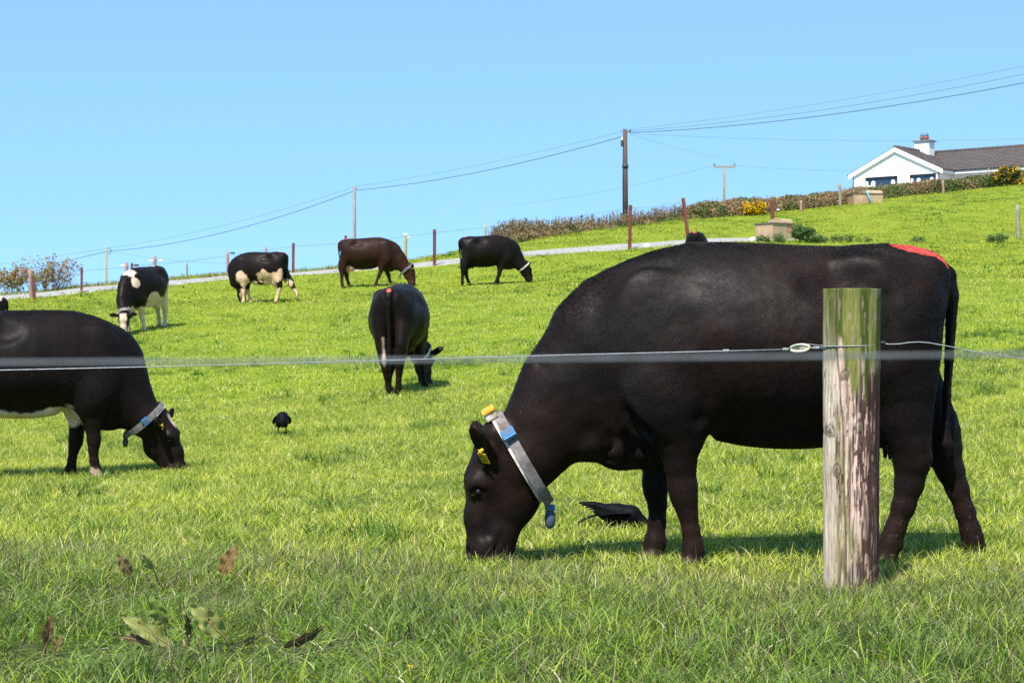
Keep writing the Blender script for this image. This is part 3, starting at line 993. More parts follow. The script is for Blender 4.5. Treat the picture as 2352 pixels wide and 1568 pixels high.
BLACK = np.array([.0072, .0053, .0048])
def coat_black(warm=1.0):
    def fn(V, O, hd, fd, lat):
        n = noise3(V, 2.2, 11, 3)
        c = BLACK[None] * (0.8 + 0.5 * n[:, None])
        br = np.array([.0165, .0088, .0062])
        low = sstep(.75, .25, V[:, 2]) * 0.35 * (0.4 + n) + sstep(.48, .66, noise3(V, 2.6, 17, 3)) * .50
        low = np.clip(low * warm, 0, 1)[:, None]
        return c * (1 - low) + br * low
    return fn
def patches(base_fn, spots, white=(.62, .50, .40), head=None, legs=None, nscale=5.0, amp=.10):
    """spots: (x, y, z, r) blobs of white hair"""
    def fn(V, O, hd, fd, lat):
        c = base_fn(V, O, hd, fd, lat)
        m = np.full(len(V), -1.0)
        for x, y, z, r in spots:
            d = np.linalg.norm(V - np.array([x, y, z]), axis=1)
            m = np.maximum(m, r - d)
        m = m + (noise3(V, nscale, 41, 4) - .5) * amp * 2
        w = sstep(-.012, .012, m)
        if legs is not None:
            zl = legs + (noise3(V, 7, 43, 3) - .5) * .14
            w = np.maximum(w, sstep(zl + .015, zl - .015, V[:, 2]))
        # head keeps its own marking
        q = V - O; hx = q @ hd / K; hz = q @ fd / K; hy = q @ lat
        inh = (hx > -70) & (hx < 560) & (np.abs(hz) < 260) & (np.abs(hy) < .3) & (V[:, 0] < -0.55)
        w = np.where(inh & (hx > 20), 0, w)
        if head is not None:
            b0, b1, bw = head
            bl = sstep(b0 - 15, b0 + 25, hx) * sstep(b1 + 15, b1 - 25, hx) * sstep(bw + .015, bw - .015, np.abs(hy) + (noise3(V, 12, 44, 2) - .5) * .04) * (hz > 20)
            w = np.where(inh, np.maximum(w, bl), w)
        wn = np.array(white)[None] * (0.85 + 0.3 * noise3(V, 6, 45, 3)[:, None])
        return c * (1 - w[:, None]) + wn * w[:, None]
    return fn

def cow_at(u, v, local, yaw, d=None):
    """root position so that the local ground point stands where (u, v) meets the ground"""
    g = hit(u, v) if d is None else on_ground(u, d)
    c, s = math.cos(yaw), math.sin(yaw)
    x = g[0] - (c * local[0] - s * local[1]); y = g[1] - (s * local[0] + c * local[1])
    return np.array([x, y, g[2] - 0.012])

# --- the near cow, broadside, facing left (local -x)
hoof = H(1003, 1390, -.13)
loc = cow_at(450 * 2.297 + 1003 * .24404 * 2.297, 1296, hoof, 0.0)
COW_D = loc[1]
cow1, F1, I1 = make_cow('grazing_cow', 'largest black cow, side-on behind the big timber post, red paint along its rump', loc, 0.0, vox=0.0105, detail=True, fit=False,
    scale=(loc[1] / (FPX * .4354)) * 225.5, coat=coat_black(1.0), paint=paint_top, shifts=(-.012, .012, -.024, .036), hair=130000, udder=.62, eartag='near',
    collar=dict(c=H(300, 968), n=np.array([.866, 0, .503]), slack=.035, buckle=.80, boxang=.16, side=-1))

# --- black cow at the left edge, side-on, facing right
PI = math.pi
def flip(u, v, p, q, y, yaw):
    return cow_at(u, v, H(p, q, y), yaw)
yaw = PI + R(20)
loc = flip(228, 1094, 800, 1390, .13, yaw)
cow2, F2, I2 = make_cow('grazing_cow', 'black cow cut off by the picture edge, white belly strip, small white brow star', loc, yaw, vox=0.013, scale=.97, dip=R(2.2), hair=60000,
    neck=[((690, 510), .265), ((600, 690), .21), ((510, 830), .168), ((430, 915), .146)], poll=(338, 868), head_dir=(-.30, .0, -1.0), face_dir=(-1, .50, .30),
    ear_swing=.40, shifts=(-.04, -.05, .25, .30), eartag=True,
    coat=patches(coat_black(.8), [(x_, y_, .51, .12) for x_ in np.arange(-.25, 1.0, .09) for y_ in (0, .08)] + [(-.22, .20, .57, .065), (-.30, -.1, .50, .07), (-.42, -.05, .50, .06)], head=(30, 150, .030), white=(.66, .55, .44), nscale=6, amp=.03),
    collar=dict(along=.15, slack=.04, side=1, boxang=.15, buckle=1.3, box=False))
# its near front foot is pale
_b = [c for c in cow2.children if c.name.startswith('body')][0]
_V = np.array([v.co for v in _b.data.vertices]); _c = np.zeros(len(_V) * 4, np.float32)
_b.data.attributes['tint'].data.foreach_get('color', _c); _c = _c.reshape(-1, 4)
_f = H(800, 1378, .0); _w = .8 * sstep(.13, .10, _V[:, 2] + (noise3(_V, 16, 3, 3) - .5) * .16) * ((np.abs(_V[:, 0] - _f[0] - .03) < .16) & (_V[:, 1] > 0))
_c[:, :3] = _c[:, :3] * (1 - _w[:, None]) + np.array([.46, .36, .28]) * _w[:, None]
_b.data.attributes['tint'].data.foreach_set('color', _c.ravel())

# --- black cow seen from behind
yaw = -PI / 2 - R(7)
loc = cow_at(905, 908, H(1800, 1390, 0), yaw)
cow3, F3, I3 = make_cow('grazing_cow', 'black cow seen from behind with a white thigh streak and red tail head', loc, yaw, vox=0.015,
    turn=R(-17), ear_swing=.35, shifts=(0, 0, .03, -.30), yshifts=(-.12, .10, .075, -.07), wide=1.08, udder=.5,
    neck=[((640, 540), .26), ((540, 730), .20), ((470, 900), .165), ((420, 985), .145)], poll=(330, 900),
    tail=[((2020, 150), .05), ((2070, 205), .042), ((2082, 300), .036), ((2078, 420), .030), ((2070, 560), .026), ((2060, 700), .024), ((2055, 850), .030), ((2050, 960), .02)],
    coat=patches(coat_black(1.4), [(.80, -.085, z_, .033) for z_ in np.arange(.40, .76, .025)] + [(.60, -.22, .50, .05)], nscale=9, amp=.012, white=(.60, .48, .42)),
    paint=paint_spot(.80, .93, 1.33, .040), collar=dict(along=.2, web=False, box=False))

# --- black and white cow facing the camera
yaw = R(71)
loc = cow_at(284, 772, np.array([-1.13, -.16, 0]), yaw)
cow4, F4, I4 = make_cow('grazing_cow', 'black and white cow grazing head-on with a broad white blaze down its face', loc, yaw, vox=0.018,
    turn=R(19), ear_swing=.75, wide=1.08, shifts=(.05, -.02, .10, -.06), yshifts=(0, 0, 0, .02), udder=.95, eartag=False,
    coat=patches(coat_black(.5), [(-.48, 0, 1.22, .17), (-.60, -.2, 1.12, .10), (-.60, .2, 1.12, .10), (-.70, 0, .98, .06), (-.05, -.35, .72, .17), (.05, -.3, .55, .25), (.35, -.2, .55, .22), (0, .3, .55, .25), (.66, -.3, .85, .17), (.75, -.2, .62, .22), (.75, .2, .6, .2), (.5, 0, 1.36, .08), (.62, 0, .5, .2)],
                 head=(70, 520, .075), legs=.58, nscale=7, amp=.07),
    paint=paint_spot(.6, .8, 1.36, .07), collar=dict(along=.3, web=True, box=False, slack=.0, buckle=2.4))

# --- black and white cow with its head bent to its far side
yaw = R(-14)
loc = cow_at(566, 698, H(1003, 1390, -.13), yaw)
cow5, F5, I5 = make_cow('grazing_cow', 'black and tan-white cow with a pale belly, its head bent away behind its forelegs', loc, yaw, vox=0.020, scale=.95,
    turn=R(-100), shifts=(-.12, .16, -.02, .20), yshifts=(0, 0, 0, .05), udder=1.1, wide=.92, eartag=False,
    neck=[((660, 540), .25), ((600, 720), .19), ((560, 860), .16), ((540, 930), .14)], poll=(500, 900),
    coat=patches(coat_black(.4), [(-.40, -.2, .70, .15), (-.30, -.15, .58, .15), (-.05, -.1, .50, .16), (.18, -.33, .66, .15), (.38, -.3, .72, .16), (.33, -.33, .84, .09), (.45, -.1, .5, .2), (.60, -.26, .70, .14), (.76, -.20, .74, .12), (.74, -.22, .88, .06), (.80, .15, .55, .18)],
                 legs=.40, nscale=6, amp=.11, white=(.62, .44, .30)),
    paint=paint_spot(.62, .85, 1.37, .07))

# --- dark brown cow, side-on, facing right
loc = flip(880, 659, 1003, 1390, .13, PI)
BR = lambda V, O, hd, fd, lat: np.array([.023, .0098, .0062])[None] * (0.7 + .6 * noise3(V, 3, 5, 3)[:, None]) * (1 + .6 * sstep(.7, .3, V[:, 2])[:, None])
cow6, F6, I6 = make_cow('grazing_cow', 'dark brown cow with a full pink udder grazing side-on before the track', (loc[0] - .08, loc[1], loc[2]), PI, vox=0.020,
    shifts=(-.34, .32, .04, -.20), coat=patches(BR, [(.56, 0, .54, .15)], white=(.62, .36, .28), nscale=4, amp=.01), udder=.95,
    paint=paint_spot(.55, .85, 1.37, .08), collar=dict(along=.2, web=True, box=False, side=1, buckle=1.4), ear_swing=.1)

# --- black cow further right, facing right
loc = flip(1146, 653, 1003, 1390, -.13, PI + R(16))
cow7, F7, I7 = make_cow('grazing_cow', 'black cow with a white flank spot and white collar grazing below the brown reeds', loc, PI + R(16), vox=0.020, scale=1.0,
    shifts=(.03, .36, .02, -.12), coat=patches(coat_black(.3), [(.40, .34, .66, .075), (.42, .30, .56, .07), (-.18, .28, .66, .05)], nscale=9, amp=.05), udder=.7,
    paint=paint_spot(.62, .88, 1.37, .08), collar=dict(along=.2, web=False, box=False), ear_swing=.2,
    neck=[((640, 520), .27), ((540, 700), .21), ((450, 850), .17), ((375, 950), .148)], poll=(270, 850), head_dir=(-.12, 0, -1))

# --- rear of a cow showing above the near cow's back, and a cow behind the left one
yaw = -PI / 2 - R(12)
gz_ = on_ground(1597, 52)
loc = cow_at(1597, 0, H(1800, 1390, 0), yaw, d=52)
cow8, F8, I8 = make_cow('grazing_cow', 'black cow of which only the rump shows above the back of the near cow', (loc[0], loc[1], loc[2] + (at(1597, 530, 52)[2] - gz_[2] - 1.41)), yaw, vox=0.025, fit=False,
    turn=R(10), coat=coat_black(.4), paint=paint_spot(.72, .92, 1.33, .07), eartag=False, wide=.95)
yaw = R(8)
gz_ = on_ground(-20, 36)
loc = cow_at(14, 0, H(2050, 1390, 0), yaw, d=36)
cow9, F9, I9 = make_cow('grazing_cow', 'black and white cow of which only the rump shows behind the cut-off cow', (loc[0], loc[1], loc[2] + (at(0, 682, 36)[2] - gz_[2] - 1.36)), yaw, vox=0.025, fit=False,
    coat=patches(coat_black(.4), [(.70, -.05, 1.36, .13), (.45, 0, 1.36, .1), (.2, -.3, .9, .25)], legs=.5), eartag=False)

# ------------------------------------------------------------------ the big timber fence post and its wire
def post_object():
    g = hit(1954, 1356)
    D = g[1]; ppm = FPX / D
    r0 = 66.0 / ppm; top_z = EYE[2] - (664 - CV) / ppm - g[2]
    nu, nv = 180, 360
    zz = np.linspace(-.25, top_z, nv)
    th = np.linspace(0, 2 * PI, nu, endpoint=False)
    TH, ZZ = np.meshgrid(th, zz)
    cx = np.interp(ZZ, [0, top_z], [0.0, 0.0])
    # outline: a shade wider at the top, slightly leaning
    rad = r0 * np.interp(ZZ, [0, top_z * .5, top_z], [0.945, 0.965, 1.0])
    P = np.stack([np.cos(TH).ravel() * .3, np.sin(TH).ravel() * .3, ZZ.ravel() * .35], -1)
    rad = rad * (1 + .03 * (noise3(P, 4, 61, 3).reshape(nv, nu) - .5))
    fib = noise3(np.stack([np.cos(TH).ravel(), np.sin(TH).ravel(), ZZ.ravel() * .12], -1), 22, 62, 3).reshape(nv, nu)
    rad = rad + (fib - .5) * .0035
    # height as a fraction from the top, angle measured so that -1..1 crosses the face seen from the field's edge
    hf = 1 - ZZ / top_z
    sx = np.cos(TH); front = np.sin(TH) < .35
    X = sx.ravel(); Hh = hf.ravel()
    q3 = np.stack([X * 1.0, np.sin(TH).ravel(), Hh * 1.1], -1)
    def streak(sc, seed, o=3, st=.16):
        w_ = noise3(q3, 2.2, seed + 9, 2) * .35
        return noise3(np.stack([X + w_ * .15, np.sin(TH).ravel(), Hh * st * 4], -1), sc, seed, o)
    # one long drying crack
    crack_x = np.interp(Hh, [0, .12, .25, .45, .7, 1.0], [-.70, -.72, -.64, -.48, -.40, -.32])
    crack = np.exp(-((X - crack_x - (noise3(q3, 6, 77, 2) - .5) * .03) / .024) ** 2) * (np.sin(TH).ravel() < .2)
    crack2 = np.exp(-((X - (.86 + .02 * np.sin(Hh * 9))) / .02) ** 2) * sstep(.2, .3, Hh) * (np.sin(TH).ravel() < .2)
    rad = rad - (crack * .007 + crack2 * .005).reshape(nv, nu)
    # knots
    KN = [(-.40, .285, .020), (.12, .455, .030), (-.66, .60, .024), (.50, .61, .020), (-.86, .47, .024), (.62, .56, .024)]
    knot = np.zeros(len(X)); ring = np.zeros(len(X))
    for kx, kh, kr in KN:
        dx = (X - kx) * r0 / .10 * .10; dh = (Hh - kh) * top_z
        d = np.sqrt((dx) ** 2 + (dh * .62) ** 2)
        d = d + (noise3(q3, 9, 71, 3) - .5) * .022
        m = (np.sin(TH).ravel() < .3)
        kk = kr * .62
        knot = np.maximum(knot, sstep(kk * .62, kk * .30, d) * m)
        ring = np.maximum(ring, np.exp(-((d - kk * .85) / (kk * .22)) ** 2) * m)
    rad = rad + ((knot * .002) - ring * .0012).reshape(nv, nu)
    V = np.stack([(np.cos(TH) * rad + cx).ravel(), (np.sin(TH) * rad).ravel(), ZZ.ravel()], -1)
    # colours of the wood itself
    pale = np.array([.38, .26, .215]); grey = np.array([.56, .47, .37]); dark = np.array([.026, .012, .011]); red = np.array([.115, .045, .036])
    moss = np.array([.058, .082, .008]); moss2 = np.array([.17, .175, .045]); algae = np.array([.17, .165, .055])
    s1 = streak(9, 81)[:, None]; s2 = streak(18, 83)[:, None]; s3 = streak(5, 85)[:, None]
    C = pale * (0.25 + 1.5 * sstep(.3, .7, s2))
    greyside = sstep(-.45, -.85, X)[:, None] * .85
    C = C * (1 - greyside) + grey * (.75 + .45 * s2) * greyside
    alg = (sstep(-.95, -.55, X) * sstep(-.12, -.38, X + (s3[:, 0] - .5) * .5) * sstep(.18, .42, Hh))[:, None] * sstep(.30, .58, s3)
    alg = np.maximum(alg, (sstep(.72, .80, Hh) * sstep(.95, .86, Hh) * sstep(.45, .1, np.abs(X + .12)))[:, None] * .65)
    C = C * (1 - alg * .85) + algae * (.7 + .6 * s1) * alg * .85
    redside = np.clip(sstep(.30, .85, X + (s1[:, 0] - .5) * .7) * sstep(.20, .32, Hh), 0, 1)[:, None] * .82
    C = C * (1 - redside) + red * (.55 + .95 * s2) * redside
    band = sstep(-.25, .05, X) * sstep(.24, .30, Hh) * sstep(.62, .40, Hh)
    drk = np.clip(sstep(.52, .58, streak(11, 91)) * (band * .95 + .35 * sstep(.15, .6, X) * sstep(.25, .35, Hh)) , 0, 1)[:, None]
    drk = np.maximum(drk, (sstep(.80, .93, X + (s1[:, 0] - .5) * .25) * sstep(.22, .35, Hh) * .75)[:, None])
    foot = sstep(.87, .915, Hh + (s3[:, 0] - .5) * .16) * sstep(.995, .95, Hh) * sstep(-.5, -.1, X) * sstep(.5, .38, X + (s2[:, 0] - .5) * .3)
    drk = np.maximum(drk, foot[:, None] * .8)
    C = C * (1 - drk) + dark * (.6 + .9 * s2) * drk
    flk = streak(14, 131, 3, .30) ; flk2 = streak(26, 133, 3, .22)
    zone = np.clip(sstep(-.15, .75, X) * .85 + .25, 0, 1) * sstep(.24, .34, Hh) * (1 - .45 * sstep(.62, .8, Hh))
    fm = np.maximum(sstep(.60 - .16 * zone, .615 - .16 * zone, flk) * (zone > .3), sstep(.64 - .16 * zone, .655 - .16 * zone, flk2) * (zone > .2))[:, None] * .92
    C = C * (1 - fm) + np.array([.050, .020, .016]) * (.4 + 1.4 * s2) * fm
    sil = (sstep(.60, .64, streak(20, 137, 3, .15)) * sstep(.3, -.2, X))[:, None] * .6
    C = C * (1 - sil) + np.array([.60, .53, .44]) * sil
    ms = sstep(.30, .20, Hh + (streak(6, 95, 3, .3) - .5) * .38 - sstep(.9, .2, np.abs(X - .2)) * .05)[:, None]
    mc = moss * (.6 + .8 * s1) * (1 - sstep(.45, .62, s3)) + moss2 * (.7 + .6 * s2) * sstep(.45, .62, s3)
    spk = (sstep(.64, .70, streak(16, 97, 2, .4)) * .6)[:, None]
    mc = mc * (1 - spk) + np.array([.30, .22, .19]) * spk
    C = C * (1 - ms) + mc * ms
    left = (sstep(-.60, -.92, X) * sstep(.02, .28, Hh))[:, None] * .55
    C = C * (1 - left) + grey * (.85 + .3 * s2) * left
    kn = knot[:, None]; rg = ring[:, None] * .75
    C = C * (1 - rg) + dark * 1.6 * rg
    C = C * (1 - kn) + np.array([.13, .12, .07]) * (.5 + s2) * kn
    ck = np.clip(crack + crack2, 0, 1)[:, None] * .95
    C = C * (1 - ck) + np.array([.05, .055, .02]) * ck
    idx = np.arange(nv - 1)[:, None] * nu + np.arange(nu)[None]
    idn = np.arange(nv - 1)[:, None] * nu + (np.arange(nu)[None] + 1) % nu
    fs = np.stack([idx, idn, idn + nu, idx + nu], -1).reshape(-1, 4)
    # top face
    tops = np.arange(nu) + (nv - 1) * nu
    ringv = []; ringc = []
    nr_ = 10
    for k in range(1, nr_ + 1):
        f = 1 - k / nr_
        e = V[tops] * np.array([f, f, 1])
        e[:, 2] = top_z + .004 * (noise3(e, 30, 12, 2) - .5) + .003 * (1 - f)
        ringv.append(e); ringc.append(moss * (.7 + noise3(e, 40, 13, 2)[:, None]))
    V2 = np.concatenate([V] + ringv); C2 = np.concatenate([C] + ringc)
    f2 = []
    for k in range(nr_):
        a0 = tops if k == 0 else np.arange(nu) + len(V) + (k - 1) * nu
        b0 = np.arange(nu) + len(V) + k * nu
        f2.append(np.stack([a0, np.roll(a0, -1), np.roll(b0, -1), b0], -1))
    fs = np.concatenate([fs] + f2)
    m, nt, b = mat_base('weathered_timber')
    a = nt.nodes.new('ShaderNodeAttribute'); a.attribute_name = 'tint'
    n = noise_node(nt, 90, 4, .7, stretch=(1, 1, .08))
    n2 = noise_node(nt, 30, 5, .7, stretch=(1, 1, .2))
    c = mix_col(nt, 1.0, a.outputs['Color'], ramp(nt, n.outputs['Fac'], [(.3, (.62,) * 3), (.65, (1.2,) * 3)]).outputs[0], 'MULTIPLY')
    c = mix_col(nt, 1.0, c, ramp(nt, n2.outputs['Fac'], [(.35, (.75, .72, .7)), (.62, (1.12,) * 3)]).outputs[0], 'MULTIPLY')
    nt.links.new(c, b.inputs['Base Color']); b.inputs['Roughness'].default_value = .8; b.inputs['Specular IOR Level'].default_value = .25
    bump(nt, b, n.outputs['Fac'], .6, .004)
    me = new_mesh('fence_post', V2, fs, m, True)
    set_color(me, C2)
    o = link('fence_post', me, None, g)
    o.rotation_euler = (0, R(0.25), 0)
    tag(o, 'thick weathered timber post with a mossy top and a long crack, wire strained round it', 'fence post')
    return o, g, D, ppm, r0, top_z
POST, PG, PD, PPM, PR, PTOP = post_object()

M_WIRE = simple('galvanised_wire', (.34, .36, .38), (.22, .23, .24), .5, 60, 0, metallic=.3)
M_WIRE2 = simple('dull_wire', (.15, .17, .19), (.11, .12, .13), .7, 60, 0, spec=.2)
M_DARKWIRE = simple('dark_wire', (.05, .05, .05), (.03, .03, .03), .6, 60, 0)
M_CREAM = simple('cream_insulator', (.72, .70, .52), (.5, .48, .34), .3, 30, 0)
wr = empty('fence_wire', at(1176, 810, PD - PR))
def zm(p, q, d=None):
    return at((1800 + p / 1.0244) * .5742, (900 + q / 1.0244) * .5742, PD - PR * .3 if d is None else d)
def rel(pts, o): return [p - np.array(o.location) for p in pts]
dA = PD - PR * .8
run = [at(u, 850 - 48.0 * (u + 600) / 2390 - 6.0 * (1 - ((u - 550) / 1250.0) ** 2) * 0 + (12 if u < -1 else 0) * 0, dA) for u in np.linspace(-600, 1790, 40)]
run[-1] = zm(1375, 510, dA)
sh = Shape(); sh.tube(rel([at(u, v, dA) for u, v in [(-600, 862), (0, 850), (400, 841), (900, 827), (1300, 815), (1660, 806), (1812, 802)]], wr), .0021, 5)
sh.build('wire_run', M_WIRE, wr, True)
for (p, q) in ((1130, 515), (1375, 509), (1500, 503)):
    sh = Shape(); c = zm(p, q, dA)
    for k in range(5):
        a = c + np.array([(k - 2) * .0045, 0, 0])
        sh.tube([a + np.array([-.002, 0, -.0055]), a + np.array([.002, 0, .0055])], .0028, 5)
    sh.build('wire_knot', M_WIRE, wr, True, -np.array(wr.location))
# egg-shaped strain insulator
sh = Shape(); ring = []
c = zm(1434, 504, dA)
for k in range(25):
    a = 2 * PI * k / 24
    ring.append(c + np.array([math.cos(a) * .036, 0, math.sin(a) * .0125 + math.cos(a) * .003]))
sh.tube(ring, .0055, 8, False)
sh.tube([c + np.array([-.026, .004, 0]), c + np.array([.028, .004, .003])], .0055, 8)
sh.build('strain_insulator', M_CREAM, wr, True, -np.array(wr.location))
sh = Shape()
sh.tube([zm(1385, 508, dA), zm(1412, 492, dA - .01), zm(1470, 488, dA), zm(1525, 494, dA)], .0020, 5)
sh.tube([zm(1470, 500, dA), zm(1490, 504, dA), zm(1525, 502, dA)], .0026, 5)
wrap = []
for k in range(0, 41):
    a = PI + PI * 2 * k / 40 * .98
    wrap.append(np.array([PG[0] + math.cos(a) * (PR * .985 + .001), PG[1] + math.sin(a) * (PR * .985 + .001), zm(1525, 498)[2] + (k / 40.0) * .012 * (1 if k < 21 else .5)]))
sh.tube(wrap, .0022, 5)
sh.build('wire_wrap', M_WIRE, wr, True, -np.array(wr.location))
sh = Shape(); c = zm(1771, 483, PD - PR * .2)
for k in range(4): sh.tube([c + np.array([-.006 + k * .004, -.005, -.007]), c + np.array([-.004 + k * .004, -.005, .007])], .004, 6)
sh.build('wire_tie', M_BLACK, wr, True, -np.array(wr.location))
sh = Shape()
sh.tube([zm(p, q, PD - PR * .2) for p, q in [(1765, 484), (1800, 488), (1840, 487), (1880, 481), (1920, 479), (1960, 482), (2000, 489), (2060, 500), (2120, 513), (2200, 526), (2352, 548), (2700, 590)]], .0021, 5)
sh.build('wire_tail', M_WIRE, wr, True, -np.array(wr.location))
tag(wr, 'taut galvanised fence wire tied round the big timber post with a cream strain insulator', 'fence wire')

# the nearest strand, close to the lens and far out of focus
nw = Shape(); nw.tube([at(-900, 840, .56), at(0, 833, .56), at(1033, 826.5, .56), at(2352, 814, .56), at(3300, 803, .56)], .00062, 6)
o = nw.build('fence_wire', M_WIRE2, None, True)
tag(o, 'blurred grey wire strand crossing the whole picture close to the lens', 'fence wire')

# ------------------------------------------------------------------ posts along the farm track
M_RUST = simple('rusty_post', (.20, .055, .035), (.12, .032, .024), .85, 14, .3, .006, stretch=(1, 1, .3))
M_PINKW = simple('bleached_post', (.36, .22, .18), (.22, .12, .10), .85, 16, .4, .006, stretch=(1, 1, .2))
M_GREYW = simple('grey_post', (.30, .26, .21), (.18, .15, .11), .85, 16, .4, .006, stretch=(1, 1, .2))
M_YELW = simple('lichen_post', (.38, .34, .16), (.25, .21, .10), .85, 18, .4, .006, stretch=(1, 1, .2))
M_WHITE = simple('white_porcelain', (.82, .82, .80), (.7, .7, .68), .3, 30, 0)
def track_post(ub, vb, ut, vt, wpx, d, mat, label, square=False, ins=(), cap=False, vis=None):
    g = on_ground(ub, d)
    top = at(ut, vt, d)
    base = g - np.array([0, 0, .3])
    r = wpx * d / FPX / 2
    root = empty('fence_post', g)
    sh = Shape()
    b0 = base - g; t0 = top - g
    if square:
        zax = (t0 - b0); L = np.linalg.norm(zax); zax /= L
        xax = np.array([1, 0, 0]) - zax * zax[0]; xax /= np.linalg.norm(xax); yax = np.cross(zax, xax)
        Mr = np.stack([math.cos(.4) * xax + math.sin(.4) * yax, -math.sin(.4) * xax + math.cos(.4) * yax, zax], -1)
        sh.box((b0 + t0) / 2, (r * 1.7, r * 1.3, L), Mr)
        sh.box((b0 + t0) / 2 + Mr[:, 1] * r * .75, (r * .45, r * .9, L * .995), Mr)
    else:
        n = 6; pts = [b0 + (t0 - b0) * k / n + np.array([(hash3(np.array([int(ub)]), np.array([k]), np.array([1]), 3)[0] - .5) * r * .25, 0, 0]) for k in range(n + 1)]
        sh.tube(pts, [r * (1.05 - .1 * k / n) for k in range(n + 1)], 10)
    sh.build('post_shaft', mat, root, not square)
    if cap:
        sh = Shape(); sh.tube([t0 - np.array([0, 0, .10]), t0 + np.array([0, 0, .012])], r * 1.12, 10); sh.build('post_cap', M_WHITE, root, True)
    for (ui, vi, col_) in ins:
        sh = Shape(); p = at(ui, vi, d) - g
        ax = np.array([1.0 if ui > ut else -1.0, 0, 0])
        sh.tube([p - ax * .09, p - ax * .05, p - ax * .02, p + ax * .02, p + ax * .06], [.012, .035, .024, .035, .022], 8)
        o_ = sh.build('insulator', M_WHITE if col_ == 'w' else M_BLACK, root, True)
        sh = Shape(); sh.tube([p - ax * .08, t0 + np.array([0, 0, p[2] - t0[2]])], .014, 6); sh.build('insulator_bolt', M_DARKWIRE, root)
    tag(root, label, 'fence post', 'posts along the gravel track')
    return root, g, top
TP = [
 (73, 682, 69, 620, 8.5, 53, M_PINKW, 'thick bleached wooden post standing in the leafless bush', False, (), False),
 (80, 684, 78, 638, 7, 52, M_RUST, 'short rust-red stake touching the bleached post in the bush', True, (), False),
 (187, 671, 188, 614, 6, 54.5, M_RUST, 'rust-red stake standing alone against the sky between bush and grey pole', True, (), False),
 (291, 668, 290, 603, 8.5, 56, M_PINKW, 'bleached wooden post behind the head-on cow with a white insulator', False, ((281, 611, 'w'),), False),
 (304, 668, 303, 604, 5.5, 55, M_RUST, 'rust-red stake behind the head-on cow with black insulator arm', True, ((314, 609, 'b'),), False),
 (357, 664, 355, 588, 8, 56, M_PINKW, 'brown post beside the head-on cow with white insulators on both sides', False, ((346, 599.5, 'w'), (370, 599, 'w')), False),
 (430, 645, 429, 602, 4, 60, M_GREYW, 'slim grey post against the sky beyond the gravel', False, (), False),
 (524, 637, 523, 580, 7, 60, M_PINKW, 'pale pinkish post on the gravel edge with black insulator near its top', False, ((535, 581, 'b'),), False),
 (612, 640, 611, 567, 5.5, 63, M_PINKW, 'post whose tip shows above the black and tan-white cow', False, (), False),
 (673, 636, 674, 558, 6.5, 61, M_RUST, 'rust-red stake right of the black and tan-white cow', True, (), False),
 (794, 632, 794, 541, 6, 62, M_RUST, 'rust-red stake whose tip shows behind the brown cow rump', True, (), False),
 (932, 596, 931.5, 537, 7.5, 68, M_YELW, 'lichen-covered wooden post with a white cap behind the brown cow head', False, ((939, 545, 'w'),), True),
 (998, 607, 998, 527, 7.5, 62.2, M_RUST, 'tall rust-red stake on the track edge between the brown and the black cow', True, (), False),
 (1115, 575, 1115, 514, 5.5, 72, M_YELW, 'yellowish wooden post showing above the back of the collared black cow', False, (), False),
 (1446, 572, 1448, 471, 8, 67, M_RUST, 'tallest rust-red stake, on the gravel in front of the dark utility pole', True, (), False),
 (1583, 548, 1569, 455, 8, 73, M_RUST, 'leaning rust-red stake behind the lone black rump', True, ((1560, 484, 'b'),), False),
 (1775, 510, 1774, 460, 9, 80, M_RUST, 'rust-red stake behind the near water trough with black and white insulators', True, ((1764, 480, 'b'), (1788, 482, 'w')), False),
 (1840, 483, 1840, 461, 7, 99.5, M_PINKW, 'stubby pale post at the foot of the long hedge', False, (), False),
 (1931, 473, 1928, 421, 7, 103.5, M_GREYW, 'grey wooden post left of the far water trough', False, (), False),
 (2167, 443, 2166, 414, 6, 112.5, M_PINKW, 'small pinkish post at the hedge foot below the house', False, (), False),
 (2313, 426, 2312.5, 392, 5, 117, M_PINKW, 'thin pale post inside the yellow gorse', False, (), False),
 (2340, 546, 2337, 470, 9.5, 72, M_GREYW, 'grey wooden post near the picture edge on the open slope', False, (), False),
]
TPO = [track_post(*t) for t in TP]
# the single wire strung along the stakes
fw = Shape()
pts = [TPO[i][2] - np.array([0, .06, .12]) for i in (2, 9, 12, 14, 15)]
for a, b in zip(pts[:-1], pts[1:]):
    fw.tube([a, (a + b) / 2 - np.array([0, 0, .08]), b], .004, 4)
o = fw.build('fence_wire', M_DARKWIRE)
tag(o, 'thin dark wire strung between the rust-red stakes along the track', 'fence wire')

# ------------------------------------------------------------------ utility poles and overhead lines
M_POLE = simple('tarred_pole', (.11, .070, .060), (.06, .04, .038), .85, 9, .3, .01, stretch=(1, 1, .15))
M_POLE2 = simple('bleached_pole', (.30, .22, .20), (.18, .12, .11), .85, 9, .3, .01, stretch=(1, 1, .15))
M_LINE = simple('overhead_cable', (.07, .10, .13), (.055, .08, .10), .7, 5, 0)
def pole(u, vt, vb, wpx, d, mat, label, ub=None):
    g = on_ground(u if ub is None else ub, d); top = at(u, vt, d)
    root = empty('utility_pole', g)
    r = wpx * d / FPX / 2
    sh = Shape(); t0 = top - g
    sh.tube([np.array([0, 0, -.6]), t0 * .5, t0], [r * 1.08, r, r * .88], 12)
    sh.build('pole_shaft', mat, root, True)
    tag(root, label, 'utility pole')
    return root, g, top, r
P1 = pole(1435.5, 297, 521, 11.5, 92, M_POLE, 'tall dark utility pole with a small box on it, rising from the brown reeds', 1437)
P2 = pole(814.5, 428, 600, 7.5, 125, M_POLE2, 'bleached utility pole rising behind the brown cow')
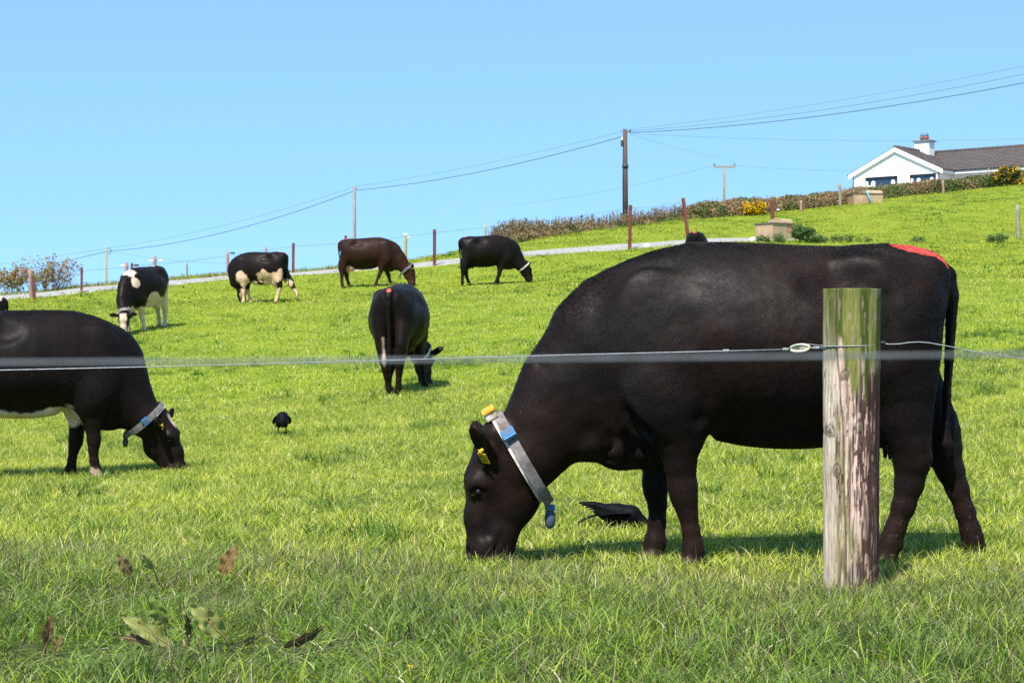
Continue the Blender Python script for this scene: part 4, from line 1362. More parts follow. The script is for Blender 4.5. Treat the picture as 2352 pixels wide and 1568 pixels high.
P3 = pole(245, 569, 663, 5.2, 160, M_GREYW, 'grey utility pole with a loop of cable, far beyond the track', 241)
P4 = pole(1663, 378, 470, 5.5, 150, M_GREYW, 'slim far pole with a crossarm rising behind the hedge')
def pz(i, u, v): return at(u, v, i[1][1]) - i[1]
sh = Shape(); sh.box(pz(P1, 1428.5, 330) + (0, -.1, 0), (.13, .14, .30)); bevel(sh.build('terminal_box', M_DARKWIRE, P1[0]), .02, 1)
sh = Shape(); sh.box(pz(P1, 1428.5, 319) + (0, -.1, 0), (.08, .08, .16)); bevel(sh.build('fuse_holder', M_WHITE, P1[0]), .015, 1)
sh = Shape(); sh.tube([pz(P1, 1436, 382) + (0, 0, .09), pz(P1, 1436, 382) - (0, 0, .09)], P1[3] * 1.25, 12); sh.build('pole_band', M_DARKWIRE, P1[0], True)
sh = Shape(); sh.tube([pz(P1, 1431, 340) + (-.0, -.13, 0), pz(P1, 1430, 420) + (-.0, -.13, 0), pz(P1, 1431, 520) + (0, -.13, 0)], .022, 6); sh.build('riser_cable', M_DARKWIRE, P1[0], True)
sh = Shape(); sh.tube([pz(P1, 1437, 304), pz(P1, 1446, 302)], .03, 6); sh.tube([pz(P1, 1446, 302), pz(P1, 1449, 299)], .05, 6); sh.build('pole_bracket', M_DARKWIRE, P1[0], True)
sh = Shape(); sh.tube([pz(P2, 812, 436), pz(P2, 820, 433)], .04, 6); sh.build('pole_bracket', M_DARKWIRE, P2[0], True)
sh = Shape()
lp = [pz(P3, 246 + 6 * math.sin(a) + 3, 576 - 7 * math.cos(a)) for a in np.linspace(0, PI, 12)]
sh.tube(lp, .03, 5); sh.build('cable_loop', M_DARKWIRE, P3[0], True)
# crossarm with curled pins
sh = Shape(); sh.box(pz(P4, 1664, 383.5), (50 * 150 / FPX, .12, .13)); sh.build('crossarm', M_GREYW, P4[0])
for uu in (1641, 1687):
    sh = Shape()
    pts = [pz(P4, uu, 382)] + [pz(P4, uu + (2.2 * math.cos(a)), 379 - 2.4 * math.sin(a)) for a in np.linspace(-1.2, 3.6, 9)]
    sh.tube(pts, .035, 5); sh.build('insulator', M_DARKWIRE, P4[0], True)

def span(name, a, b, sag, r, label, n=24):
    a = np.asarray(a); b = np.asarray(b)
    mid = (a + b) / 2
    pts = [a + (b - a) * t - np.array([0, 0, sag * 4 * t * (1 - t)]) - mid for t in np.linspace(0, 1, n)]
    sh = Shape(); sh.tube(pts, r, 5)
    o = sh.build(name, M_LINE, None, True, mid)
    tag(o, label, 'overhead cable')
    return o
d1, d2, d3, d4, d0 = 92, 125, 160, 150, 70
A1 = at(1432, 313, d1); A2l = at(818, 437, d2)
span('overhead_cable', A1, A2l, 15 * 108 / FPX, .019, 'thick overhead cable between the dark pole and the bleached pole')
span('overhead_cable', at(1434, 301, d1), at(818, 428, d2), 9 * 108 / FPX, .007, 'thin upper line between the dark pole and the bleached pole')
span('overhead_cable', at(812, 439, d2), at(247, 577, d3), 22 * 142 / FPX, .023, 'thick overhead cable between the bleached pole and the far grey pole')
span('overhead_cable', at(812, 430, d2), at(247, 570, d3), 14 * 142 / FPX, .009, 'thin upper line between the bleached pole and the far grey pole')
span('overhead_cable', at(243, 578, d3), at(-420, 682, 205), 16 * 180 / FPX, .026, 'thick overhead cable running down past the leafless bush')
span('overhead_cable', at(243, 571, d3), at(-420, 648, 205), 8 * 180 / FPX, .010, 'thin line running down above the leafless bush')
span('overhead_cable', at(1446, 305, d1), at(2560, 148, d0), 24 * 80 / FPX, .017, 'thickest cable rising from the dark pole out over the house')
span('overhead_cable', at(1446, 301, d1), at(2560, 126, d0), 22 * 80 / FPX, .009, 'middle one of three lines rising from the dark pole')
span('overhead_cable', at(1444, 297, d1), at(2560, 108, d0), 16 * 80 / FPX, .006, 'topmost one of three lines rising from the dark pole')
span('overhead_cable', at(1446, 307, d1), at(2500, 312, 120), 14 * 105 / FPX, .0055, 'faint nearly level line passing behind the chimney')
span('overhead_cable', at(1446, 308, d1), at(1650, 362, 128), 3 * 105 / FPX, .0055, 'faint service line dropping from the dark pole')
span('overhead_cable', at(1687, 380, d4), at(2480, 345, 150), 26 * 150 / FPX, .008, 'faint sagging line from the crossarm pole towards the house')
span('overhead_cable', at(1641, 380, d4), at(1180, 470, 200), 10 * 170 / FPX, .008, 'faint line running down from the crossarm pole')
span('overhead_cable', at(252, 577, d3), at(520, 605, 120), 6 * 140 / FPX, .007, 'faint drop line from the far grey pole')

# ------------------------------------------------------------------ bungalow on the hill
M_RENDER = simple('white_render', (.80, .79, .76), (.74, .73, .70), .8, 3, .1, .005)
M_TRIM = simple('white_trim', (.80, .80, .79), (.76, .76, .75), .5, 3, 0)
M_GUTTER = simple('dark_gutter', (.05, .05, .055), (.04, .04, .04), .5, 5, 0)
M_CONC = simple('grey_cap', (.20, .21, .19), (.13, .14, .12), .85, 5, .2)
M_TERRA = simple('terracotta', (.55, .17, .09), (.42, .12, .07), .7, 6, .1)
M_COWL = simple('cowl_metal', (.10, .15, .19), (.07, .10, .13), .4, 6, 0, metallic=.5)
def roof_material():
    m, nt, b = mat_base('concrete_tiles')
    tc = nt.nodes.new('ShaderNodeTexCoord')
    n1 = noise_node(nt, 1.2, 6, .75); n2 = noise_node(nt, 9, 4, .8)
    c = mix_col(nt, .55, ramp(nt, n1.outputs['Fac'], [(.3, (.060, .046, .043)), (.7, (.15, .12, .112))]).outputs[0],
                ramp(nt, n2.outputs['Fac'], [(.4, (.05, .040, .038)), (.62, (.12, .10, .095)), (.72, (.32, .30, .28))]).outputs[0])
    nt.links.new(c, b.inputs['Base Color']); b.inputs['Roughness'].default_value = .9
    return m
M_ROOF = roof_material()
def glass_material():
    m, nt, b = mat_base('window_glass')
    b.inputs['Base Color'].default_value = (.02, .04, .07, 1); b.inputs['Roughness'].default_value = .06
    b.inputs['Specular IOR Level'].default_value = .6
    return m
M_GLASS = glass_material()
YAW = -R(40)
EAVE = 13.12; APEX = 15.04; BASE = 9.6
GC = np.array([(2057 - CU) * 139.9 / FPX, 139.9, EYE[2]])
house = empty('bungalow', GC, YAW)
tag(house, 'white single-storey bungalow with brown tiled roof and chimney on the hill crest', 'house')
HW = 4.05; OH = .45
# local: x along the gable (left to right), y away, z relative to the eye's height
wall = Shape()
x0, x1 = -HW + OH, HW - OH
wt = EAVE - .05
pitch = (APEX - EAVE) / HW
wl = lambda x: APEX - .14 - abs(x) * pitch
# gable wall with two openings
LW = (-2.66, .17, 11.3, EAVE - .28); RW = (1.18, 3.42, 11.6, EAVE - .28)
T = .28
def wbox(s, xa, xb, za, zb, ya=0.0, yb=T):
    s.box(((xa + xb) / 2, (ya + yb) / 2, (za + zb) / 2), (xb - xa, yb - ya, zb - za))
wbox(wall, x0, LW[0], BASE, EAVE - .28); wbox(wall, LW[1], RW[0], BASE, EAVE - .28); wbox(wall, RW[1], x1, BASE, EAVE - .28)
wbox(wall, LW[0], LW[1], BASE, LW[2]); wbox(wall, RW[0], RW[1], BASE, RW[2])
zt = EAVE - .28
wall.add([(x0, 0, zt), (x1, 0, zt), (x1, 0, wl(x1)), (0, 0, wl(0)), (x0, 0, wl(x0)), (x0, T, zt), (x1, T, zt), (x1, T, wl(x1)), (0, T, wl(0)), (x0, T, wl(x0))],
         [(0, 1, 2, 3, 4), (9, 8, 7, 6, 5), (0, 5, 6, 1), (1, 6, 7, 2), (2, 7, 8, 3), (3, 8, 9, 4), (4, 9, 5, 0)])
wall.build('gable_wall', M_RENDER, house)
TE = 1.7
sw = Shape(); wbox(sw, x1 - T, x1, BASE, EAVE - .12, T, TE + OH); wbox(sw, x0, x0 + T, BASE, EAVE - .12, T, 12); sw.build('side_wall', M_RENDER, house)
mw = Shape(); yb = TE + OH
MWIN = [(5.1, 8.3, 11.0, EAVE - .42), (11.4, 13.6, 11.0, EAVE - .42), (16.0, 18.0, 11.0, EAVE - .42)]
xs = x1
for (a, b_, z0, z1) in MWIN:
    wbox(mw, xs, a, BASE, EAVE - .12, yb, yb + T); wbox(mw, a, b_, BASE, z0, yb, yb + T); wbox(mw, a, b_, z1, EAVE - .12, yb, yb + T); xs = b_
wbox(mw, xs, 24, BASE, EAVE - .12, yb, yb + T)
mw.build('front_wall', M_RENDER, house)
def window(xa, xb, za, zb, y, mull, label=None):
    fr = Shape(); t = .09
    fr.box(((xa + xb) / 2, y + .14, zb - t / 2), (xb - xa, .08, t)); fr.box(((xa + xb) / 2, y + .14, za + t / 2), (xb - xa, .08, t))
    fr.box((xa + t / 2, y + .14, (za + zb) / 2), (t, .08, zb - za - 2 * t)); fr.box((xb - t / 2, y + .14, (za + zb) / 2), (t, .08, zb - za - 2 * t))
    for m_, w_ in mull: fr.box((m_, y + .135, (za + zb) / 2), (w_, .07, zb - za - 2 * t))
    f = fr.build('window', M_GUTTER, house)
    sh = Shape(); sh.box(((xa + xb) / 2, y + .19, (za + zb) / 2), (xb - xa, .02, zb - za)); sh.build('pane', M_GLASS, f)
    sh = Shape(); sh.box(((xa + xb) / 2, y - .03, za - .04), (xb - xa + .2, .14, .08)); sh.build('sill', M_TRIM, f)
    return f
f1 = window(*LW, 0, [])
f2 = window(*RW, 0, [])
# the white blinds and ornaments that show in the two windows
for f, items in ((f1, [(-2.52, .22, 1.25), (-1.98, .36, 1.35), (-.27, .34, 1.35)]), (f2, [(1.36, .24, .95), (1.92, .34, 1.0), (3.02, .32, 1.1)])):
    for (x_, w_, h_) in items:
        z0 = 11.65; z1 = EAVE - .28 - .30
        sh = Shape()
        pr = [np.array([x_, .10, z0]), np.array([x_, .10, z0 + (z1 - z0) * .7]), np.array([x_, .10, z0 + (z1 - z0) * .9]), np.array([x_, .10, z1])]
        sh.tube(pr, [w_ / 2, w_ / 2, w_ * .42, w_ * .2], 10)
        sh.build('white_ornament', M_TRIM, f, True)
sh = Shape(); sh.box((-2.22, .10, 12.05), (.62, .03, .34)); sh.build('blind', M_TRIM, f1)
for w4 in MWIN: window(*w4, yb, [((w4[0] + w4[1]) / 2, .08)])
# roof of the cross wing: two slopes, with real thickness and rows of tiles
TH_ = .12
def slope(shp, A, B, Cc, D_, th=TH_):
    A, B, Cc, D_ = [np.array(p, float) for p in (A, B, Cc, D_)]
    n = np.cross(B - A, D_ - A); n /= np.linalg.norm(n)
    if n[2] < 0: n = -n
    lo = [p - n * th for p in (A, B, Cc, D_)]
    shp.add([A, B, Cc, D_] + lo, [(0, 1, 2, 3), (7, 6, 5, 4), (0, 4, 5, 1), (1, 5, 6, 2), (2, 6, 7, 3), (3, 7, 4, 0)])
roof = Shape()
yo = -.17; YR = TE + HW; YB = YR + 2.5
def tiles(shp, A, B, Cc, D_, rows, cols):
    """overlapping courses of tiles between eave A-B and ridge D-C"""
    A, B, Cc, D_ = [np.array(p, float) for p in (A, B, Cc, D_)]
    n = np.cross(B - A, D_ - A); n /= np.linalg.norm(n)
    if n[2] < 0: n = -n
    for r_ in range(rows):
        t0, t1 = r_ / rows, min(1.0, (r_ + 1.12) / rows)
        L0, R0 = A + (D_ - A) * t0, B + (Cc - B) * t0
        L1, R1 = A + (D_ - A) * t1, B + (Cc - B) * t1
        vs = []; fs = []
        for c_ in range(cols * 2 + 1):
            s_ = c_ / (cols * 2); hgt = .05 + (.035 if c_ % 2 else 0)
            vs.append(L0 + (R0 - L0) * s_ + n * hgt); vs.append(L1 + (R1 - L1) * s_ + n * (hgt - .045)); vs.append(L0 + (R0 - L0) * s_ + n * .003)
        for c_ in range(cols * 2):
            a = c_ * 3; b2 = a + 3
            fs.append((a, b2, b2 + 1, a + 1)); fs.append((a + 2, b2 + 2, b2, a))
        shp.add(vs, fs)
slope(roof, (HW, yo, EAVE), (HW, TE, EAVE), (0, YR, APEX), (0, yo, APEX))
slope(roof, (-HW, yo, EAVE), (-HW, YB, EAVE), (0, YB, APEX), (0, yo, APEX))
slope(roof, (HW - .0, TE, EAVE), (25, TE, EAVE), (25, YR, APEX), (0, YR, APEX))
slope(roof, (0, YR + HW, EAVE), (25, YR + HW, EAVE), (25, YR, APEX), (0, YR, APEX))
rf = roof.build('roof', M_ROOF, house)
tl = Shape()
tiles(tl, (HW, yo, EAVE), (HW, TE, EAVE), (0, YR, APEX), (0, yo, APEX), 14, 12)
tiles(tl, (-HW, yo, EAVE), (-HW, YB, EAVE), (0, YB, APEX), (0, yo, APEX), 14, 20)
tiles(tl, (HW, TE, EAVE), (25, TE, EAVE), (25, YR, APEX), (0, YR, APEX), 14, 66)
to = tl.build('roof_tiles', M_ROOF, rf); to['kind'] = 'stuff'
rd = Shape(); rd.tube([(0, yo, APEX + .05), (0, YR, APEX + .05)], .12, 8); rd.tube([(0, YR, APEX + .05), (25, YR, APEX + .05)], .12, 8); rd.build('ridge_tiles', M_ROOF, rf, True)
# barge boards, fascia, gutters
bb = Shape()
for sg in (-1, 1):
    for (y_, w_, dz) in ((yo - .02, .34, -.02),):
        A = np.array([0, y_, APEX - .02]); B = np.array([sg * HW, y_, EAVE - .02])
        bb.add([A, B, B - (0, 0, w_), A - (0, 0, w_), A + (0, .04, 0), B + (0, .04, 0), B + (0, .04, -w_), A + (0, .04, -w_)],
               [(0, 1, 2, 3), (7, 6, 5, 4), (0, 4, 5, 1), (1, 5, 6, 2), (2, 6, 7, 3), (3, 7, 4, 0)])
bb.build('barge_board', M_TRIM, house)
so = Shape()
for sg in (-1, 1):
    A = np.array([0, yo + .03, APEX - .17]); B = np.array([sg * HW, yo + .03, EAVE - .17])
    so.add([A, B, B + (0, -yo - .03, 0), A + (0, -yo - .03, 0)], [(0, 1, 2, 3)])
so.build('soffit', M_TRIM, house)
fa = Shape(); fa.box(((HW + 25) / 2 + .05, TE + .01, EAVE - .15), (25 - HW, .04, .22)); fa.box((HW - .02, (yo + TE) / 2, EAVE - .17), (.04, TE - yo, .22)); fa.build('fascia', M_TRIM, house)
gu = Shape(); gu.tube([(HW + .1, TE - .06, EAVE - .02), (25, TE - .06, EAVE - .02)], .06, 8); gu.tube([(HW + .06, yo, EAVE - .02), (HW + .06, TE, EAVE - .02)], .06, 8)
gu.tube([(-HW - .06, yo, EAVE - .02), (-HW - .06, YB, EAVE - .02)], .06, 8); gu.tube([(x1 + .06, -.06, EAVE - .2), (x1 + .06, -.06, BASE)], .045, 6); gu.tube([(x0 - .06, -.06, EAVE - .2), (x0 - .06, -.06, BASE)], .045, 6)
gu.build('gutter', M_GUTTER, house, True)
# chimney
cy = 4.3
ch = Shape(); ch.box((.25, cy, (APEX - .5 + 15.80) / 2), (1.25, .95, 15.80 - APEX + .5)); ck_ = ch.build('chimney', M_RENDER, rf)
cp = Shape(); cp.box((.25, cy, 15.84), (1.5, 1.2, .10)); cp.build('chimney_cap', M_CONC, rf)
for dx in (-.20, .20):
    ct = Shape(); ct.tube([(.25 + dx, cy, 15.88), (.25 + dx, cy, 16.18), (.25 + dx, cy, 16.22)], [.15, .17, .19], 12); ct.build('chimney_pot', M_TERRA, rf, True)
    ct = Shape(); ct.tube([(.25 + dx, cy, 16.22), (.25 + dx, cy, 16.36), (.25 + dx, cy, 16.50)], [.16, .14, .02], 10); ct.build('chimney_cowl', M_COWL, rf, True)

yv = []  # unseen grey sheet added round the house to bounce neutral light onto it
for q in range(13):
    for p_ in range(25):
        lx, ly = -6.5 + p_ * 1.4, -5 + q * 1.5
        wx = GC[0] + math.cos(YAW) * lx - math.sin(YAW) * ly; wy = GC[1] + math.sin(YAW) * lx + math.cos(YAW) * ly
        yv.append((wx, wy, ground_z([wx], [wy])[0] + .06))
yf = [(q * 25 + p_, q * 25 + p_ + 1, (q + 1) * 25 + p_ + 1, (q + 1) * 25 + p_) for q in range(12) for p_ in range(24)]
bounce_sheet = link('neutral_bounce_sheet', new_mesh('neutral_bounce_sheet', yv, yf, simple('neutral_bounce_grey', (.34, .33, .31), (.24, .23, .21), .9, 1.5, .2), True)); tag(bounce_sheet, kind='structure')

# ------------------------------------------------------------------ water troughs, stones
M_TROUGH = simple('trough_concrete', (.50, .345, .22), (.35, .24, .15), .9, 3, .3, .01)
M_LID = simple('trough_cover', (.44, .33, .20), (.30, .22, .14), .9, 5, .3, .01)
M_RIM = simple('trough_rim', (.12, .095, .075), (.08, .06, .05), .9, 6, .2)
M_REDP = simple('red_stencil', (.55, .07, .06), (.45, .10, .08), .8, 8, 0)
M_PIPE = simple('blue_pipe', (.10, .42, .62), (.08, .34, .52), .4, 6, 0)
def trough(u, v, d, yaw, L, W, Hh_, label, name='water_trough', lid=True, red=False, pipe=False):
    g = on_ground(u, d)
    root = empty(name, g, yaw)
    sh = Shape(); t = .09
    def ring_(z, k):
        a, b = L / 2 * k, W / 2 * k
        return [(-a, -b, z), (a, -b, z), (a, b, z), (-a, b, z)]
    o0 = ring_(-.1, .90); o1 = ring_(Hh_, 1.0)
    i1 = [(x * (L / 2 - t) / (L / 2), y * (W / 2 - t) / (W / 2), Hh_) for x, y, z in o1]; i0 = [(x * .92, y * .92, .15) for x, y, z in i1]
    vs = o0 + o1 + i1 + i0
    fs = [(3, 2, 1, 0)] + [(k, (k + 1) % 4, 4 + (k + 1) % 4, 4 + k) for k in range(4)] + [(4 + k, 4 + (k + 1) % 4, 8 + (k + 1) % 4, 8 + k) for k in range(4)] + [(8 + k, 8 + (k + 1) % 4, 12 + (k + 1) % 4, 12 + k) for k in range(4)] + [(12, 13, 14, 15)]
    sh.add(vs, fs); sh.build('basin', M_TROUGH, root)
    rm = Shape()
    for s_ in (-1, 1):
        rm.box((0, s_ * (W / 2 - t / 2 + .015), Hh_ + .02), (L + .06, t + .03, .05)); rm.box((s_ * (L / 2 - t / 2 + .015), 0, Hh_ + .021), (t + .03, W - 2 * t - .02, .048))
    rm.build('rim', M_RIM, root)
    if lid:
        sh = Shape()
        n = 10; vs = []; fs = []
        for xx in (0.02, L / 2 - .02):
            for k in range(n + 1):
                a = PI * k / n
                vs.append((xx, math.cos(a) * W * .44, Hh_ + .045 + math.sin(a) ** .8 * .21))
        for k in range(n): fs.append((k, k + 1, n + 2 + k, n + 1 + k))
        fs.append(tuple(range(n, -1, -1))); fs.append(tuple(n + 1 + k for k in range(n + 1)))
        sh.add(vs, fs); sh.build('float_cover', M_LID, root, False)
    if red:
        rp = Shape(); rr = random.Random(3)
        for row, z in enumerate((Hh_ - .13, Hh_ - .29)):
            for k in range(5):
                x_ = L / 2 - .10 - .075 * (4 - k) ; f = z / Hh_
                y_ = -W / 2 * (.90 + .10 * (z + .1) / (Hh_ + .1)) - .004
                rp.box((x_, y_, z), (.055, .004, .022)); rp.box((x_ - .018, y_, z + .035), (.016, .004, .06)); rp.box((x_ + .012, y_, z - .03 + .06 * (k % 2)), (.03, .004, .02))
        rp.build('red_marking', M_REDP, root)['kind'] = 'stuff'
    if pipe:
        sh = Shape(); sh.tube([(-.12, -W / 2 + .05, Hh_ + .16), (-.10, -W / 2 - .06, Hh_ + .12), (.02, -W / 2 - .12, Hh_ * .5), (.10, -W / 2 - .16, 0)], .045, 8); sh.build('water_pipe', M_PIPE, root, True)
    tag(root, label, 'water trough')
    return root
trough(1779, 551, 73, R(38), 1.25, 1.0, .60, 'sandy concrete water trough with red markings, beside the bramble on the track', red=True)
trough(1986, 470, 104.3, R(10), 1.85, 1.1, .52, 'far concrete water trough with a blue pipe under the hedge', pipe=True)
def stone(u, v, size, label, mat, seed):
    g = hit(u, v)
    vs, fs = uv_ball((0, 0, 0), np.array(size), 14, 9)
    vs = vs * (1 + .35 * (noise3(vs + seed, 1.2 / max(size), seed, 2)[:, None] - .5))
    o = link('stone', new_mesh('stone', vs, fs, mat, True), None, g + np.array([0, 0, size[2] * .5]))
    tag(o, label, 'stone')
M_STONE = simple('pale_stone', (.55, .50, .44), (.38, .33, .28), .9, 4, .4, .02)
stone(1486, 572, (.17, .15, .14), 'sandy stone lying on the gravel right of the tallest stake', M_STONE, 3)
stone(1729, 555, (.16, .14, .12), 'white stone lying at the foot of the near water trough', simple('white_stone', (.72, .70, .66), (.55, .52, .48), .9, 4, .3, .02), 8)

# ------------------------------------------------------------------ rooks
M_CROW = simple('black_feathers', (.0045, .005, .0065), (.0025, .0025, .0035), .6, 30, .3, .003, spec=.08)
def feather(sh, a, b, w, up, th=.004, n=6):
    a = np.asarray(a, float); b = np.asarray(b, float); d = b - a
    s = np.cross(d, up); s /= np.linalg.norm(s); nn = np.cross(s, d); nn /= np.linalg.norm(nn)
    top = []; bot = []
    for k in range(n + 1):
        t = k / n; ww = w * (math.sin(PI * (t * .80 + .16)) ** .7) * (1 if t < .97 else .35)
        p = a + d * t + nn * (.012 * math.sin(PI * t))
        top += [p - s * ww / 2, p + nn * th, p + s * ww / 2]; bot += [p - nn * th]
    vs = top + bot; m = 3 * (n + 1); fs = []
    for k in range(n):
        q = 3 * k
        fs += [(q, q + 3, q + 4, q + 1), (q + 1, q + 4, q + 5, q + 2), (q + 2, q + 5, m + k + 1, m + k), (m + k, m + k + 1, q + 3, q)]
    sh.add(vs, fs)
def rook(loc, yaw, label, pitch_=-.45, scale=1.0, bz=.10, droop=.4, stand=True):
    """local: faces +x; the head reaches down into the grass"""
    F = Field((-.25, -.12, -.02), (.34, .12, .32), .006)
    cp_, sp_ = math.cos(pitch_), math.sin(pitch_)
    def B(x, y, z): return np.array([x * cp_ - z * sp_, y, bz + x * sp_ + z * cp_])
    RB = np.stack([B(1, 0, 0) - B(0, 0, 0), (0, 1, 0), B(0, 0, 1) - B(0, 0, 0)], -1)
    F.ell(B(0, 0, 0), (.115, .066, .066), RB, k=.03)
    F.ell(B(-.06, 0, .010), (.10, .058, .046), RB, k=.03)
    nk = B(.075, 0, .008); hd_ = nk + np.array([.055, 0, -.045]); bk = hd_ + np.array([.030, 0, -.065])
    F.seg(nk, hd_, .054, .034, .03)
    F.seg(hd_, hd_ + (bk - hd_) * .35, .034, .024, .02)
    F.seg(hd_ + (bk - hd_) * .4, bk, .014, .005, .01)
    for s_ in (-1, 1):
        F.seg(B(-.02, s_ * .035, -.04), np.array([-.01, s_ * .038, .055]), .024, .009, .02)
    V, Q = F.surface()
    me = new_mesh('body', V, Q, M_CROW, True)
    root = empty('rook', loc, yaw); root.scale = (scale,) * 3
    tag(root, label, 'bird', 'rooks feeding in the grass')
    link('body', me, root)
    for s_ in (-1, 1):
        sh = Shape()
        for k in range(7):
            sp = k / 6
            a = B(.065 - .02 * k, s_ * (.062 - .004 * k), .022 + .016 * sp)
            b = B(-.13 - .020 * k, s_ * (.082 - .050 * sp), .018 + .026 * sp - .03 * (1 - sp))
            feather(sh, a, b, .036, (0, s_ * .5, 1))
        sh.build('wing', M_CROW, root, True)
    sh = Shape()
    for k in range(6):
        y_ = (k - 2.5) * .011
        a = B(-.09, y_ * .5, -.005)
        feather(sh, a, a + np.array([-.175 * math.cos(droop), y_ * 1.6, -.175 * math.sin(droop)]), .034, (0, 0, 1))
    sh.build('tail', M_CROW, root, True)
    for s_ in (-1, 1):
        sh = Shape(); sh.tube([(-.01, s_ * .038, .06), (-.022, s_ * .038, .035), (-.005, s_ * .038, .004)], .0055, 6)
        for an in (-.5, 0, .5): sh.tube([(-.005, s_ * .038, .005), (.035 * math.cos(an), s_ * .038 + .035 * math.sin(an), .002)], .004, 5)
        sh.tube([(-.005, s_ * .038, .005), (-.035, s_ * .038, .002)], .004, 5)
        sh.build('leg', M_CROW, root, True)
    for s_ in (-1, 1):
        link('eye', new_mesh('eye', *uv_ball(hd_ + np.array([.012, s_ * .029, .0]), (.005,) * 3, 8, 6), M_EYE, True), root)
    return root
g = hit(1424, 1210)
rook(g, R(-6), 'black rook with splayed wing tips pecking in the grass beside the near cow foreleg', -.10, .90, .072, .34)
g = hit(648, 1000)
rook(g + np.array([0, 0, .02]), R(-80), 'small black rook standing alone in the open pasture', .30, 1.05, .135, .3)

# ------------------------------------------------------------------ hedges, gorse, bushes
M_LEAF = tint_mat('hedge_leaves', .65, .32, nscale=30, namt=.3)
M_STALK = tint_mat('dry_stalks', .8, .15, nscale=30, namt=.3)
M_TWIG = simple('bare_twig', (.16, .10, .08), (.09, .06, .05), .85, 20, 0)
M_GORSEFL = tint_mat('gorse_flowers', .6, .3, nscale=20, namt=.2)

def leaf_cards(C, size, cols, up=.35, aspect=1.8):
    """two-triangle folded leaves centred on C"""
    n = len(C)
    a = rng.normal(size=(n, 3)); a[:, 2] = a[:, 2] * .7 + up; a /= np.linalg.norm(a, axis=1)[:, None]
    b = rng.normal(size=(n, 3)); b -= a * (a * b).sum(1)[:, None]; b /= np.linalg.norm(b, axis=1)[:, None]
    s = np.asarray(size).reshape(-1, 1) * (0.6 + .8 * rng.random((n, 1)))
    L = a * s * aspect * .5; W = b * s * .5
    V = np.stack([C - L, C + W, C + L, C - W], 1).reshape(-1, 3)
    f = np.arange(n)[:, None] * 4 + np.arange(4)[None]
    return V, f, np.repeat(cols, 4, 0)

def join(parts):
    V = []; F_ = []; C = []; b = 0
    for v, f, c in parts:
        V.append(v); F_.append(f + b); C.append(c); b += len(v)
    return np.concatenate(V), np.concatenate(F_), np.concatenate(C)

def stalks(B, h, w, cols, lean=.18):
    n = len(B); h = np.asarray(h).reshape(-1, 1)
    d = rng.normal(size=(n, 3)) * lean; d[:, 2] = 1
    sd = rng.normal(size=(n, 3)); sd[:, 2] = 0; sd /= np.linalg.norm(sd, axis=1)[:, None]
    T_ = B + d * h
    M_ = B + d * h * .5 + rng.normal(size=(n, 3)) * .02
    V = np.stack([B - sd * w, B + sd * w, M_ + sd * w * .8, M_ - sd * w * .8, T_ + sd * w * .25, T_ - sd * w * .25], 1).reshape(-1, 3)
    k = np.arange(n)[:, None] * 6
    f = np.concatenate([k + np.array([0, 1, 2, 3]), k + np.array([3, 2, 4, 5])])
    return V, f, np.repeat(cols, 6, 0)

def pick(pal, n, p=None):
    pal = np.array(pal); i = rng.choice(len(pal), n, p=p)
    return pal[i] * (0.7 + .6 * rng.random((n, 1)))

GREENS = [(.09, .14, .03), (.14, .19, .045), (.19, .22, .065), (.07, .10, .03)]
BROWNS = [(.32, .22, .11), (.40, .29, .15), (.23, .155, .085), (.44, .34, .19), (.26, .155, .075)]

